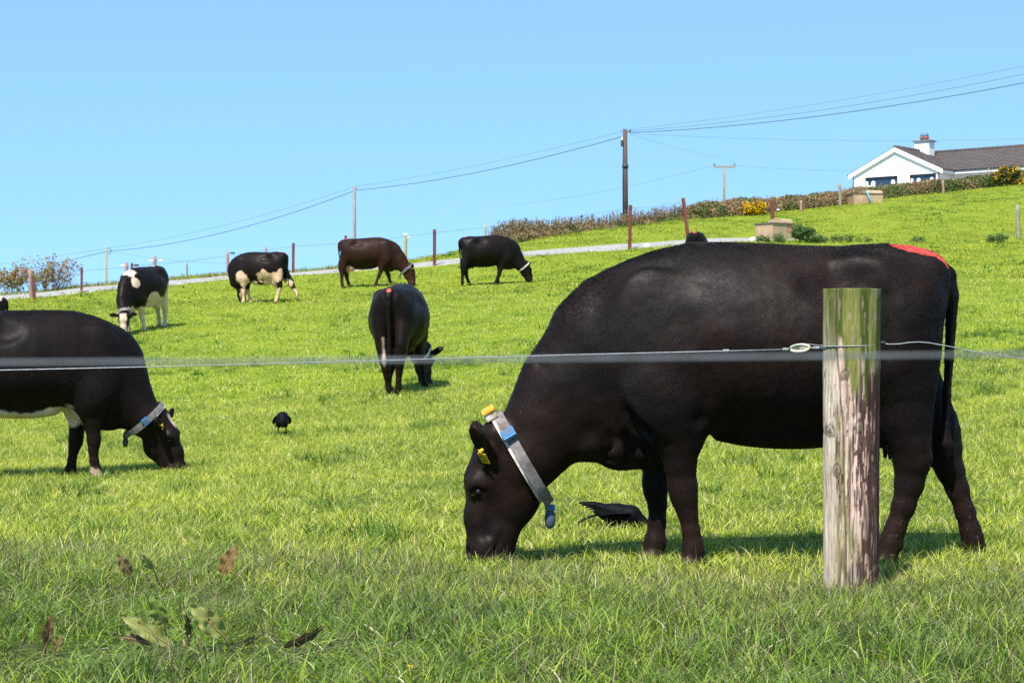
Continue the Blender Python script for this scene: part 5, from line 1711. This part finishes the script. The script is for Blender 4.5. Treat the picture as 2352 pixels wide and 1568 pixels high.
def band(pts, depth, hts, n, leaf, mix_scale, name, label, green_bias=0.0, spikes=0, spike_h=.7, spike_pal=None, parts_label=None, cat='hedge'):
    """a hedge bank: pts are (u, v, d) along its foot, hts the height of the crest at each"""
    P = np.array([on_ground(u, d) if v is None else hit(u, v, d * .8, d * 1.35) for u, v, d in pts])
    s = rng.random(n) * (len(P) - 1)
    i = np.clip(s.astype(int), 0, len(P) - 2); t = (s - i)[:, None]
    base = P[i] * (1 - t) + P[i + 1] * t
    hh = np.interp(s, range(len(P)), hts)
    hn = noise3(base, 1.1, 7, 3); hh = hh * (0.72 + .55 * hn)
    prof = rng.random(n)
    # points through the volume of the bank, thicker near the skin
    a = rng.random(n) * PI
    rr = np.sqrt(rng.random(n)) * .35 + .65
    off = np.cos(a) * depth * .5 * rr; z = np.sin(a) ** .7 * hh * rr
    dirv = P[-1] - P[0]; dirv[2] = 0; dirv /= np.linalg.norm(dirv)
    nrm = np.array([dirv[1], -dirv[0], 0])
    if nrm[1] > 0: nrm = -nrm
    C = base + nrm * off[:, None] - nrm * depth * .5
    C[:, 2] = ground_z(C[:, 0], C[:, 1]) * .5 + base[:, 2] * .5 + z
    C += rng.normal(size=C.shape) * .04
    m = noise3(C, mix_scale, 9, 3) + green_bias + rng.normal(size=n) * .06
    cols = np.where((m > .5)[:, None], pick(GREENS, n), pick(BROWNS, n))
    root = empty(name, P[len(P) // 2])
    o3 = np.array(root.location)
    V, f, c = leaf_cards(C - o3, leaf, cols, .9, 3.4)
    # woody core so that no daylight shows low through the bank
    me = new_mesh('foliage', V, f, M_LEAF); set_color(me, c)
    link('foliage', me, root)
    ns = 60; ss = np.linspace(0, len(P) - 1, ns); ring = 7; cv = []
    for q in ss:
        k = min(int(q), len(P) - 2); b = P[k] * (1 - (q - k)) + P[k + 1] * (q - k); h0 = np.interp(q, range(len(P)), hts) * (.60 + .35 * noise3(b[None], 1.1, 7, 3)[0])
        for r_ in range(ring):
            a = PI * r_ / (ring - 1)
            p = b + nrm * (math.cos(a) * depth * .42) - nrm * depth * .5; p[2] = b[2] - .15 + math.sin(a) * h0
            cv.append(p - o3)
    cf = [(k * ring + r_, k * ring + r_ + 1, (k + 1) * ring + r_ + 1, (k + 1) * ring + r_) for k in range(ns - 1) for r_ in range(ring - 1)]
    link('earth_bank', new_mesh('earth_bank', cv, cf, simple(name + '_earth', (.17, .13, .07), (.10, .10, .045), .95, 3, .5, .05), True), root)
    if spikes:
        q = rng.random(spikes) * (len(P) - 1); k = np.clip(q.astype(int), 0, len(P) - 2); t = (q - k)[:, None]
        b = P[k] * (1 - t) + P[k + 1] * t - nrm * depth * (.15 + .6 * rng.random((spikes, 1)))
        h0 = np.interp(q, range(len(P)), hts)
        b[:, 2] += h0 * .25
        hs = (h0 * .6 + spike_h * rng.random(spikes) ** 1.5 * (.4 + 1.1 * noise3(b, .8, 3, 2)))
        V, f, c = stalks(b - o3, hs, .008, pick(spike_pal or BROWNS, spikes), .10)
        # seed heads along the upper half of each stalk
        tops = V.reshape(-1, 6, 3)[:, 4]; mids = V.reshape(-1, 6, 3)[:, 2]
        tt = rng.random((spikes, 5, 1)) ** .7
        SC_ = (mids[:, None] * (1 - tt) + tops[:, None] * tt).reshape(-1, 3) + rng.normal(size=(spikes * 5, 3)) * .015
        v2, f2, c2 = leaf_cards(SC_, .042, np.repeat(pick(spike_pal or BROWNS, spikes), 5, 0), .8)
        V, f, c = join([(V, f, c), (v2, f2, c2)])
        me = new_mesh('dry_stalks', V, f, M_STALK); set_color(me, c); link('dry_stalks', me, root)
    tag(root, label, cat)
    return root

SPK = [(.19, .115, .065), (.26, .18, .10), (.15, .10, .06), (.32, .25, .14), (.16, .15, .06)]
band([(1165, 566, 74), (1200, 556, 76), (1250, 548, 78), (1330, 535, 83), (1420, 524, 87), (1500, 514, 90), (1570, 505, 92), (1640, 499, 95)], 1.2,
     [.32, .52, .46, .32, .22, .21, .20, .18], 17000, .040, .9, 'hedge', 'low hedge of brown dock spikes and grass left and right of the dark utility pole', -.02, 3200, .62, SPK)
band([(1618, 502, 94), (1650, 500, 95), (1722, 495, 97), (1800, 486, 100), (1895, 476, 104), (1960, 469, 107), (2021, 459, 110), (2109, 449, 113), (2186, 441, 116), (2283, 430, 119), (2360, 421, 122), (2560, 400, 127), (2750, 380, 132)], 2.2,
     [.45, .78, .85, .72, .72, .74, .80, .80, .78, .78, .78, .78, .78], 70000, .055, .55, 'hedge', 'long brown and green hedge bank running uphill below the white house', -.02, 1500, .35, BROWNS)
def bush(u, v, d, w, h, n, leaf, pal, name, label, cat, flowers=0, depth=None, fl_pal=None, flo_bias=0):
    g = on_ground(u, d) if v is None else hit(u, v, d * .8, d * 1.3)
    root = empty(name, g)
    dp = depth or w * .8
    nb = 16
    bc = np.stack([(rng.random(nb) - .5) * w * .7, (rng.random(nb) - .5) * dp * .6, h * (.12 + .62 * rng.random(nb))], -1)
    bc[:, 2] *= np.clip(1.15 - (np.abs(bc[:, 0]) / (w * .5)) ** 2, .3, 1)
    br = h * (.12 + .16 * rng.random(nb)) + .03
    i = rng.integers(0, nb, n)
    dv = rng.normal(size=(n, 3)); dv /= np.linalg.norm(dv, axis=1)[:, None]
    C = bc[i] + dv * (br[i] * (.55 + .45 * rng.random(n) ** .5) * np.array([1.2, 1.2, 1.0])[:, None]).T
    stray = rng.random(n) < .25
    C[stray] += rng.normal(size=(stray.sum(), 3)) * h * .16
    C[:, 2] = np.abs(C[:, 2])
    V, f, c = leaf_cards(C, leaf * .75, pick(pal, n))
    me = new_mesh('foliage', V, f, M_LEAF); set_color(me, c); link('foliage', me, root)
    nst = 14
    sh = Shape()
    for k in range(nst):
        tip = C[rng.integers(0, n)] * .9
        b0 = np.array([tip[0] * .25, tip[1] * .25, -.05])
        sh.tube([b0, b0 * .4 + tip * .6 + (0, 0, .08 * h), tip], [.018, .012, .005], 5)
    sh.build('branches', M_TWIG, root, True)
    if flowers:
        up = C[:, 2] > h * .12
        pool = C[up]; w_ = np.clip(noise3(pool + np.array(g), 2.6, 4, 2) - .46 + flo_bias, .0, 1) + 1e-4
        j = rng.choice(len(pool), flowers, p=w_ / w_.sum())
        V, f, c = leaf_cards(pool[j] * 1.03 + rng.normal(size=(flowers, 3)) * .03 + (0, -.02, .01), leaf * 1.0, pick(fl_pal, flowers), 0, 1.1)
        me = new_mesh('flowers', V, f, M_GORSEFL); set_color(me, c); link('flowers', me, root)
    tag(root, label, cat)
    return root
DG = [(.030, .055, .014), (.045, .08, .02), (.02, .04, .012), (.07, .10, .03)]
BR_ = [(.06, .13, .025), (.09, .17, .035), (.12, .20, .05), (.17, .20, .09)]
YL = [(.80, .47, .008), (.85, .55, .012), (.72, .38, .006)]
bush(1732, 496, 96, 1.35, .85, 2600, .07, DG, 'gorse_bush', 'small gorse bush smothered in yellow flowers at the hedge foot', 'gorse', 4200, fl_pal=YL, flo_bias=.25)
bush(1776, 487, 98, .6, .85, 900, .07, DG, 'gorse_bush', 'gorse sprig with few yellow flowers behind the rust-red insulator stake', 'gorse', 260, fl_pal=YL, flo_bias=.1)
bush(2312, 428, 119, 2.3, 1.25, 4200, .08, DG, 'gorse_bush', 'tall dark gorse bush with scattered yellow flowers below the bungalow', 'gorse', 1500, fl_pal=YL, flo_bias=.05)
bush(2355, 424, 119, .5, .4, 500, .07, DG, 'gorse_bush', 'low gorse tuft cut by the picture edge', 'gorse', 160, fl_pal=YL)
bush(1846, 557, 72.5, .82, .80, 3000, .06, BR_, 'bramble_bush', 'dark green bramble growing against the near water trough', 'bush')
bush(1878, 558, 72, .8, .36, 1100, .05, BR_, 'bramble_bush', 'lower end of the bramble right of the near trough', 'bush')
bush(1925, 557, 72, .8, .32, 500, .045, BR_ + [(.12, .11, .06)], 'nettle_clump', 'nettle clump second from the bramble on the slope', 'nettles')
bush(1950, 556, 72, .35, .36, 320, .045, BR_, 'nettle_clump', 'upright nettle clump at the end of the row right of the bramble', 'nettles')
bush(1985, 555, 72, .8, .20, 300, .04, BR_ + [(.12, .11, .06)], 'nettle_clump', 'low sparse nettles beyond the end of the bramble row', 'nettles')
bush(2108, 557, 71, .62, .28, 420, .045, BR_, 'nettle_clump', 'small lone dark clump in the middle of the right-hand slope', 'nettles')
bush(2300, 557, 70.5, 1.5, .34, 1000, .05, BR_, 'nettle_clump', 'wide low dark clump at the foot of the grey post', 'nettles')
bush(1752, 557, 71.5, .7, .30, 900, .045, BR_, 'weed_clump', 'weeds with a yellow flower in front of the near trough', 'weeds', 14, fl_pal=YL)
bush(1790, 558, 71.5, .5, .42, 700, .045, BR_, 'weed_clump', 'upright weeds growing against the corner of the near trough', 'weeds')

# leafless bush on the skyline
def bare_bush(u, d, w, h, label, n=70, seed=2):
    g = on_ground(u, d); root = empty('bare_bush', g)
    rr = random.Random(seed); sh = Shape(); tips = []
    def grow(p, d_, L, r, lev):
        q = p + d_ * L * .5 + np.array([rr.gauss(0, .03), rr.gauss(0, .03), 0]); e = q + (d_ + np.array([rr.gauss(0, .15), rr.gauss(0, .15), .05])) * L * .5
        sh.tube([p, q, e], [r, r * .8, r * .5], 4, False); tips.append(e); tips.append(q)
        if lev < 2:
            for _ in range(3):
                nd = d_ + np.array([rr.gauss(0, .45), rr.gauss(0, .45), rr.gauss(.1, .25)]); nd /= np.linalg.norm(nd)
                grow(q if rr.random() < .5 else e, nd, L * .62, r * .6, lev + 1)
    for k in range(n):
        a = rr.uniform(0, 2 * PI); sp = rr.uniform(.0, .95)
        x_ = rr.uniform(-.5, .5) * w * .75
        dd = np.array([math.cos(a) * sp * .5 + x_ / w * 1.3, math.sin(a) * sp, 1.0]); dd /= np.linalg.norm(dd)
        grow(np.array([x_, rr.uniform(-.2, .2) * w, -.05]), dd, h * rr.uniform(.35, .62), .006, 0)
    sh.build('branches', M_TWIG, root)
    C = np.array(tips); C = C[rng.integers(0, len(C), 1100)] + rng.normal(size=(1100, 3)) * .045
    low = C[:, 2] < h * .4
    cols = np.where((rng.random(1100) < .45)[:, None] | low[:, None], pick([(.28, .25, .06), (.34, .28, .08)], 1100), pick([(.32, .18, .11), (.36, .23, .13)], 1100))
    V, f, c = leaf_cards(C, .05, cols); me = new_mesh('buds', V, f, M_LEAF); set_color(me, c); link('buds', me, root)
    tag(root, label, 'bush')
bare_bush(108, 56.5, 1.3, 1.1, 'leafless twiggy bush against the sky around two posts', 60, 2)
bare_bush(22, 56.5, .9, .85, 'thin leafless twigs at the picture edge on the skyline', 14, 5)

# dry fringe along the upper edge of the track
def fringe():
    n = 3200
    u = rng.uniform(-100, 1000, n)
    i = np.interp(u, [-100, 0, 190, 370, 520, 780, 1000], [54.2, 55.4, 57.4, 59.4, 61.4, 63.4, 65.6]) + rng.normal(size=n) * .25
    x = (u - CU) * i / FPX; B = np.stack([x, i, ground_z(x, i)], -1)
    k = noise3(B, .8, 3, 2)
    keep = rng.random(n) < sstep(.35, .6, k) * .9 + .15
    B = B[keep]
    V, f, c = stalks(B, .06 + .14 * rng.random(len(B)), .006, pick(BROWNS + GREENS, len(B)), .4)
    me = new_mesh('verge_fringe', V, f, M_STALK); set_color(me, c)
    o = link('verge_fringe', me); tag(o, kind='stuff')
fringe()

# ------------------------------------------------------------------ docks in the long grass near the lens
def dock_mat():
    m, nt, b = mat_base('dock_leaf')
    a = nt.nodes.new('ShaderNodeAttribute'); a.attribute_name = 'tint'
    n = noise_node(nt, 55, 4, .7)
    c = mix_col(nt, 1.0, a.outputs['Color'], ramp(nt, n.outputs['Fac'], [(.3, (.7,) * 3), (.7, (1.25,) * 3)]).outputs[0], 'MULTIPLY')
    n2 = noise_node(nt, 38, 2, .5)
    sp = nt.nodes.new('ShaderNodeMath'); sp.operation = 'GREATER_THAN'; sp.inputs[1].default_value = .68
    nt.links.new(n2.outputs['Fac'], sp.inputs[0])
    c = mix_col(nt, sp.outputs[0], c, (.14, .045, .02))
    nt.links.new(c, b.inputs['Base Color']); b.inputs['Roughness'].default_value = .45
    bump(nt, b, n.outputs['Fac'], .5, .003)
    tr = nt.nodes.new('ShaderNodeBsdfTranslucent'); nt.links.new(c, tr.inputs['Color'])
    mx = nt.nodes.new('ShaderNodeMixShader'); mx.inputs[0].default_value = .3
    nt.links.new(b.outputs[0], mx.inputs[1]); nt.links.new(tr.outputs[0], mx.inputs[2])
    nt.links.new(mx.outputs[0], nt.nodes['Material Output'].inputs['Surface'])
    return m
M_DOCK = dock_mat()
M_RIB = simple('leaf_rib', (.36, .30, .10), (.30, .20, .08), .5, 30, 0)
M_RIBR = simple('red_leaf_rib', (.30, .07, .05), (.22, .05, .04), .5, 30, 0)
def dz(r, q, d): return at(r * .3662, 1205.8 + q * .3662, d)
def dock(label, d, leaves):
    """leaves: (base r, q), (tip r, q), width px, colour, face tilt, rib"""
    base0 = np.mean([dz(*l[0], d) for l in leaves], 0)
    g = np.array([base0[0], d, ground_z([base0[0]], [d])[0]])
    root = empty('dock_plant', g)
    for (b_, t_, wpx, colr, tilt, red) in leaves:
        B = dz(*b_, d) - g; T_ = dz(*t_, d - .04) - g
        w = wpx * .3662 * d / FPX * 1.15
        ax = T_ - B; L = np.linalg.norm(ax); ax /= L
        view = np.array([0, -1.0, .10])
        nn = view - ax * (view @ ax); nn /= np.linalg.norm(nn)
        sd = np.cross(ax, nn)
        nn, sd = nn * math.cos(tilt) + sd * math.sin(tilt), sd * math.cos(tilt) - nn * math.sin(tilt)
        nl, nw_ = 16, 8; V = []; C = []
        for k in range(nl + 1):
            t = k / nl
            half = w * .5 * (math.sin(PI * min(1, t * .93 + .07)) ** .75) * (1 - .25 * t)
            for j in range(-nw_ // 2, nw_ // 2 + 1):
                s = j / (nw_ / 2)
                wave = .10 * w * math.sin(t * 19 + (2 if s > 0 else 0)) * abs(s) ** 2
                rib = .05 * w * math.cos(t * 34 - abs(s) * 5) * (1 - abs(s)) * abs(s) * 2
                p = B + ax * (L * t) + sd * (half * s) + nn * (.28 * half * abs(s) + wave + rib + .16 * L * (t - t * t) * 1.4)
                V.append(p)
                e = abs(s) ** 4 * .45
                vein = .14 * max(0, math.cos(t * 34 - abs(s) * 5)) ** 3
                C.append(np.array(colr) * (1 - e + vein) + np.array([.16, .06, .02]) * e)
        m = nw_ + 1
        F_ = [(k * m + j, k * m + j + 1, (k + 1) * m + j + 1, (k + 1) * m + j) for k in range(nl) for j in range(nw_)]
        me = new_mesh('leaf', V, F_, M_DOCK, True); set_color(me, np.array(C))
        lf = link('leaf', me, root)
        sh = Shape()
        mid = [V[k * m + nw_ // 2] + nn * .0005 for k in range(nl + 1)]
        sh.tube([B - ax * .05 + np.array([0, 0, -.03])] + mid, [.0034] + [.0030 * (1 - .8 * k / nl) for k in range(nl + 1)], 5)
        sh.build('midrib', M_RIBR if red else M_RIB, lf, True)
    tag(root, label, 'dock plant')
OLV = (.30, .33, .085); OLG = (.22, .30, .06); DKB = (.075, .055, .025); BRN = (.24, .14, .05); REDL = (.21, .14, .06); GRN = (.12, .24, .035)
dock('big dock plant with broad olive leaves spreading in the long grass', 5.42, [
    ((1065, 750), (750, 560), 100, OLV, .25, False), ((1030, 620), (968, 425), 115, OLG, -.35, False), ((1400, 690), (1190, 495), 130, OLV, .15, False),
    ((940, 745), (742, 700), 70, DKB, .9, False), ((1175, 690), (1160, 555), 60, (.05, .07, .03), 1.0, False), ((1200, 690), (1290, 590), 110, GRN, -.2, False)])
dock('dock with one dark brown curled leaf and pale rib, right of the big dock', 5.4, [((1780, 755), (2035, 628), 75, DKB, .75, False), ((1540, 740), (1620, 690), 60, (.12, .14, .05), .3, False)])
dock('small reddish dock at the edge of the photo in the long grass', 5.35, [((288, 745), (322, 552), 62, REDL, .2, True), ((345, 790), (395, 690), 80, (.20, .17, .07), -.5, False)])
dock('faded brown and green dock on the far edge of the long grass', 7.0, [((820, 305), (728, 180), 72, (.25, .17, .07), .3, False), ((960, 270), (890, 178), 60, (.26, .33, .09), -.3, False)])
dock('dock with a single upright brown leaf on the far edge of the long grass', 7.0, [((1395, 305), (1492, 135), 96, BRN, -.35, False)])

# two small yellow flowers in the long grass
for (u, v, dd, lab) in ((943, 1537, 5.0, 'single yellow dandelion low in the nearest grass'), (1219, 1413, 6.1, 'faded orange dandelion in the long grass below the near cow head')):
    p = at(u, v, dd); g = np.array([p[0], dd, ground_z([p[0]], [dd])[0]])
    root = empty('dandelion', g); h = p[2] - g[2]
    sh = Shape(); sh.tube([(0, 0, 0), (.004, 0, h * .6), (0, 0, h)], .0018, 5); sh.build('stem', simple('flower_stem', (.16, .22, .05), (.12, .16, .04), .6, 30, 0), root, True)
    sh = Shape()
    for k in range(28):
        a = k * 2.4; r_ = .009 * (1 + (k % 3) * .18); up = .006 + .008 * ((k * 7) % 5) / 5
        b_ = np.array([0, 0, h]); t_ = b_ + np.array([math.cos(a) * r_, math.sin(a) * r_, up])
        s_ = np.array([-math.sin(a), math.cos(a), 0]) * .0022
        sh.add([b_ - s_ * .4, b_ + s_ * .4, t_ + s_, t_ - s_], [(0, 1, 2, 3)])
    sh.build('flower_head', simple('dandelion_yellow', (.75, .45, .01), (.65, .33, .01), .6, 60, 0), root)
    tag(root, lab, 'flower')

# ------------------------------------------------------------------ grass: blades gathered in clumps, thousands of clumps
def clump(name, n, radius, hmin, hmax, width, lean, mat, seed, droop=.5, segs=3):
    g = np.random.default_rng(seed)
    V = []; F_ = []; bl = []; hh = []
    for i in range(n):
        a = g.random() * 2 * PI; r = radius * math.sqrt(g.random())
        b = np.array([math.cos(a) * r, math.sin(a) * r, -.015])
        h = hmin + (hmax - hmin) * g.random() ** 1.3
        az = g.random() * 2 * PI; ln = abs(g.normal()) * lean + .05
        d = np.array([math.cos(az) * ln, math.sin(az) * ln, 1.0]); d /= np.linalg.norm(d)
        fa = g.random() * 2 * PI
        sd = np.array([math.cos(fa), math.sin(fa), 0])
        out = np.array([math.cos(az), math.sin(az), 0])
        w = width * (.6 + .8 * g.random()); v = g.random()
        dr = droop * g.random() * h
        k0 = len(V)
        for k in range(segs + 1):
            t = k / segs
            p = b + d * h * t + out * dr * t * t - np.array([0, 0, dr * .45 * t ** 3])
            ww = w * (1 - t ** 1.6 * .9)
            V += [p - sd * ww / 2, p + sd * ww / 2]; bl += [v, v]; hh += [t, t]
        for k in range(segs):
            q = k0 + 2 * k
            F_.append((q, q + 1, q + 3, q + 2))
    me = new_mesh(name, V, np.array(F_), mat)
    set_float(me, bl, 'blade'); set_float(me, hh, 'height')
    return me

def scatter(name, pts, rotz, tilt, scl, idx, meshes):
    c = bpy.data.collections.new(name + '_sources')
    for k, me in enumerate(meshes):
        c.objects.link(bpy.data.objects.new('%s_clump.%03d' % (name, k + 1), me))
    pm = bpy.data.meshes.new(name)
    pm.vertices.add(len(pts)); pm.vertices.foreach_set('co', np.asarray(pts, np.float32).ravel())
    a = pm.attributes.new('rot', 'FLOAT_VECTOR', 'POINT'); r = np.stack([tilt[:, 0], tilt[:, 1], rotz], -1).astype(np.float32); a.data.foreach_set('vector', r.ravel())
    a = pm.attributes.new('scl', 'FLOAT_VECTOR', 'POINT'); a.data.foreach_set('vector', np.asarray(scl, np.float32).ravel())
    a = pm.attributes.new('pick', 'INT', 'POINT'); a.data.foreach_set('value', idx.astype(np.int32))
    o = link(name, pm)
    ng = bpy.data.node_groups.new(name, 'GeometryNodeTree')
    ng.interface.new_socket('Geometry', in_out='INPUT', socket_type='NodeSocketGeometry')
    ng.interface.new_socket('Geometry', in_out='OUTPUT', socket_type='NodeSocketGeometry')
    gi = ng.nodes.new('NodeGroupInput'); go = ng.nodes.new('NodeGroupOutput')
    iop = ng.nodes.new('GeometryNodeInstanceOnPoints'); ci = ng.nodes.new('GeometryNodeCollectionInfo')
    ci.inputs['Collection'].default_value = c; ci.inputs['Separate Children'].default_value = True; ci.inputs['Reset Children'].default_value = True
    iop.inputs['Pick Instance'].default_value = True
    def att(nm, ty):
        n = ng.nodes.new('GeometryNodeInputNamedAttribute'); n.data_type = ty; n.inputs['Name'].default_value = nm; return n.outputs[0]
    L = ng.links.new
    L(gi.outputs[0], iop.inputs['Points']); L(ci.outputs[0], iop.inputs['Instance'])
    L(att('rot', 'FLOAT_VECTOR'), iop.inputs['Rotation']); L(att('scl', 'FLOAT_VECTOR'), iop.inputs['Scale']); L(att('pick', 'INT'), iop.inputs['Instance Index'])
    L(iop.outputs[0], go.inputs[0])
    md = o.modifiers.new('scatter', 'NODES'); md.node_group = ng
    tag(o, kind='stuff')
    return o

def field(d0, d1, per_m2, margin=330):
    A = .5 * (2352 + 2 * margin) / FPX * (d1 ** 2 - d0 ** 2)
    n = int(A * per_m2)
    d = np.sqrt(rng.uniform(d0 ** 2, d1 ** 2, n)); u = rng.uniform(-margin, 2352 + margin, n)
    return (u - CU) * d / FPX, d
def verge_edge(x, y):
    """depth at which the long rough grass gives way to grazed pasture"""
    p = np.stack([x, x * 0, x * 0], -1)
    return np.interp(x, [-3, -2, -.5, .5, 2.5], [8.7, 8.5, 7.6, 7.25, 7.2]) + (noise3(p, 1.6, 33, 2) - .5) * .7
def place(x, y):
    return np.stack([x, y, ground_z(x, y)], -1)
def put(name, x, y, scale, meshes, zs=None, tilt=.12):
    n = len(x)
    s = np.stack([scale, scale, scale * (zs if zs is not None else 1)], -1)
    return scatter(name, place(x, y), rng.uniform(0, 6.28, n), rng.normal(size=(n, 2)) * tilt, s, rng.integers(0, len(meshes), n), meshes)

STRAW = (.42, .36, .16)
G_PAST = grass_mat('pasture_blades', (.055, .15, .009), (.255, .365, .018), (.56, .58, .07), (.68, .60, .28), .7, .07, .34, None, .9)
G_VERGE = grass_mat('verge_blades', (.022, .075, .005), (.105, .225, .007), (.29, .38, .018), (.60, .55, .34), 1.4, .05, .32, ((.060, .036, .032), .05))
G_STEM = grass_mat('verge_stem_blades', (.042, .026, .022), (.085, .055, .036), (.18, .14, .07), (.50, .43, .28), 1.4, .12, .15)
G_TUFT = grass_mat('tuft_blades', (.020, .075, .006), (.045, .135, .009), (.10, .21, .016), (.3, .32, .10), 1.0, .02, .26)
G_FAR = grass_mat('far_blades', (.06, .135, .010), (.235, .29, .022), (.44, .44, .045), (.46, .43, .14), .35, .03, .26, None, 1.5)

past = [clump('pasture_clump', 46, .085, .025, .085, .0042, .75, G_PAST, 100 + k, .7) for k in range(7)]
verge = [clump('verge_clump', 48, .085, .035, .125, .0042, .55, G_VERGE, 200 + k, .8) for k in range(7)]
wisps = [clump('verge_wisp', 9, .08, .08, .17, .0024, .36, G_STEM, 250 + k, .55, 4) for k in range(4)]
tufts = [clump('tuft_clump', 70, .10, .06, .15, .0050, .60, G_TUFT, 300 + k, .7) for k in range(4)]
mids = [clump('middle_clump', 40, .17, .03, .085, .0085, .8, G_PAST, 400 + k, .6, 2) for k in range(5)]
fars = [clump('distant_clump', 40, .42, .03, .09, .022, .8, G_FAR, 500 + k, .5, 2) for k in range(5)]
tfar = [clump('distant_tuft', 40, .26, .05, .15, .016, .7, G_TUFT, 550 + k, .5, 2) for k in range(3)]

# keep the blades out of hooves, muzzle and post only where they would pierce something solid
x, y = field(4.0, 10.6, 175)
e = verge_edge(x, y); m = y < e + rng.normal(size=len(x)) * .25
x, y, e = x[m], y[m], e[m]
zs = .55 + .55 * noise3(np.stack([x, y, x * 0], -1), 1.8, 5, 2) + .2 * rng.random(len(x))
zs *= np.interp(e - y, [-.4, 0, .9], [.5, .7, 1.0])
for (ux, dd_, rad_) in ((395, 5.4, .46), (690, 5.35, .36), (120, 5.25, .26), (320, 6.7, .30), (530, 6.7, .22)):
    cx_ = (ux - CU) * dd_ / FPX
    zs *= 1 - .58 * np.exp(-(((x - cx_) / rad_) ** 2 + ((y - dd_) / .38) ** 2) ** 2)
put('verge_grass', x, y, .85 + .4 * rng.random(len(x)), verge, zs)
x, y = field(4.0, 10.2, 90)
e_ = verge_edge(x, y); m = (y < e_ + .1) & (rng.random(len(x)) < .33 + .67 * sstep(2.0, .5, e_ - y))
x, y = x[m], y[m]
put('verge_stems', x, y, .75 + .4 * rng.random(len(x)), wisps, None, .2)

x, y = field(6.0, 24, 125)
m = y > verge_edge(x, y) - 1.1
x, y = x[m], y[m]
zs = .55 + .8 * noise3(np.stack([x, y, x * 0], -1), .9, 6, 3)
put('pasture_grass', x, y, .8 + .45 * rng.random(len(x)), past, zs)
x, y = field(21, 50, 26)
m = ~on_track(x, y); x, y = x[m], y[m]
zs = .5 + .8 * noise3(np.stack([x, y, x * 0], -1), .6, 6, 3)
put('middle_grass', x, y, .8 + .5 * rng.random(len(x)), mids, zs)
x, y = field(46, 125, 4.2)
m = ~on_track(x, y); x, y = x[m], y[m]
zs = .4 + .9 * noise3(np.stack([x, y, x * 0], -1), .4, 6, 3)
put('distant_grass', x, y, .8 + .5 * rng.random(len(x)), fars, zs)
# darker lush tufts, in loose groups
x, y = field(8.0, 30, 7.0)
k = noise3(np.stack([x, y, x * 0], -1), .55, 71, 3)
m = (rng.random(len(x)) < sstep(.54, .66, k) * .9 + .03) & (y > verge_edge(x, y))
x, y = x[m], y[m]
put('grass_tufts', x, y, .7 + .7 * rng.random(len(x)), tufts)
x, y = field(27, 110, .9)
k = noise3(np.stack([x, y * .5, x * 0], -1), .30, 72, 3)
m = (rng.random(len(x)) < sstep(.52, .64, k) * .9 + .06) & ~on_track(x, y)
x, y = x[m], y[m]
put('distant_tufts', x, y, .7 + .7 * rng.random(len(x)), tfar)
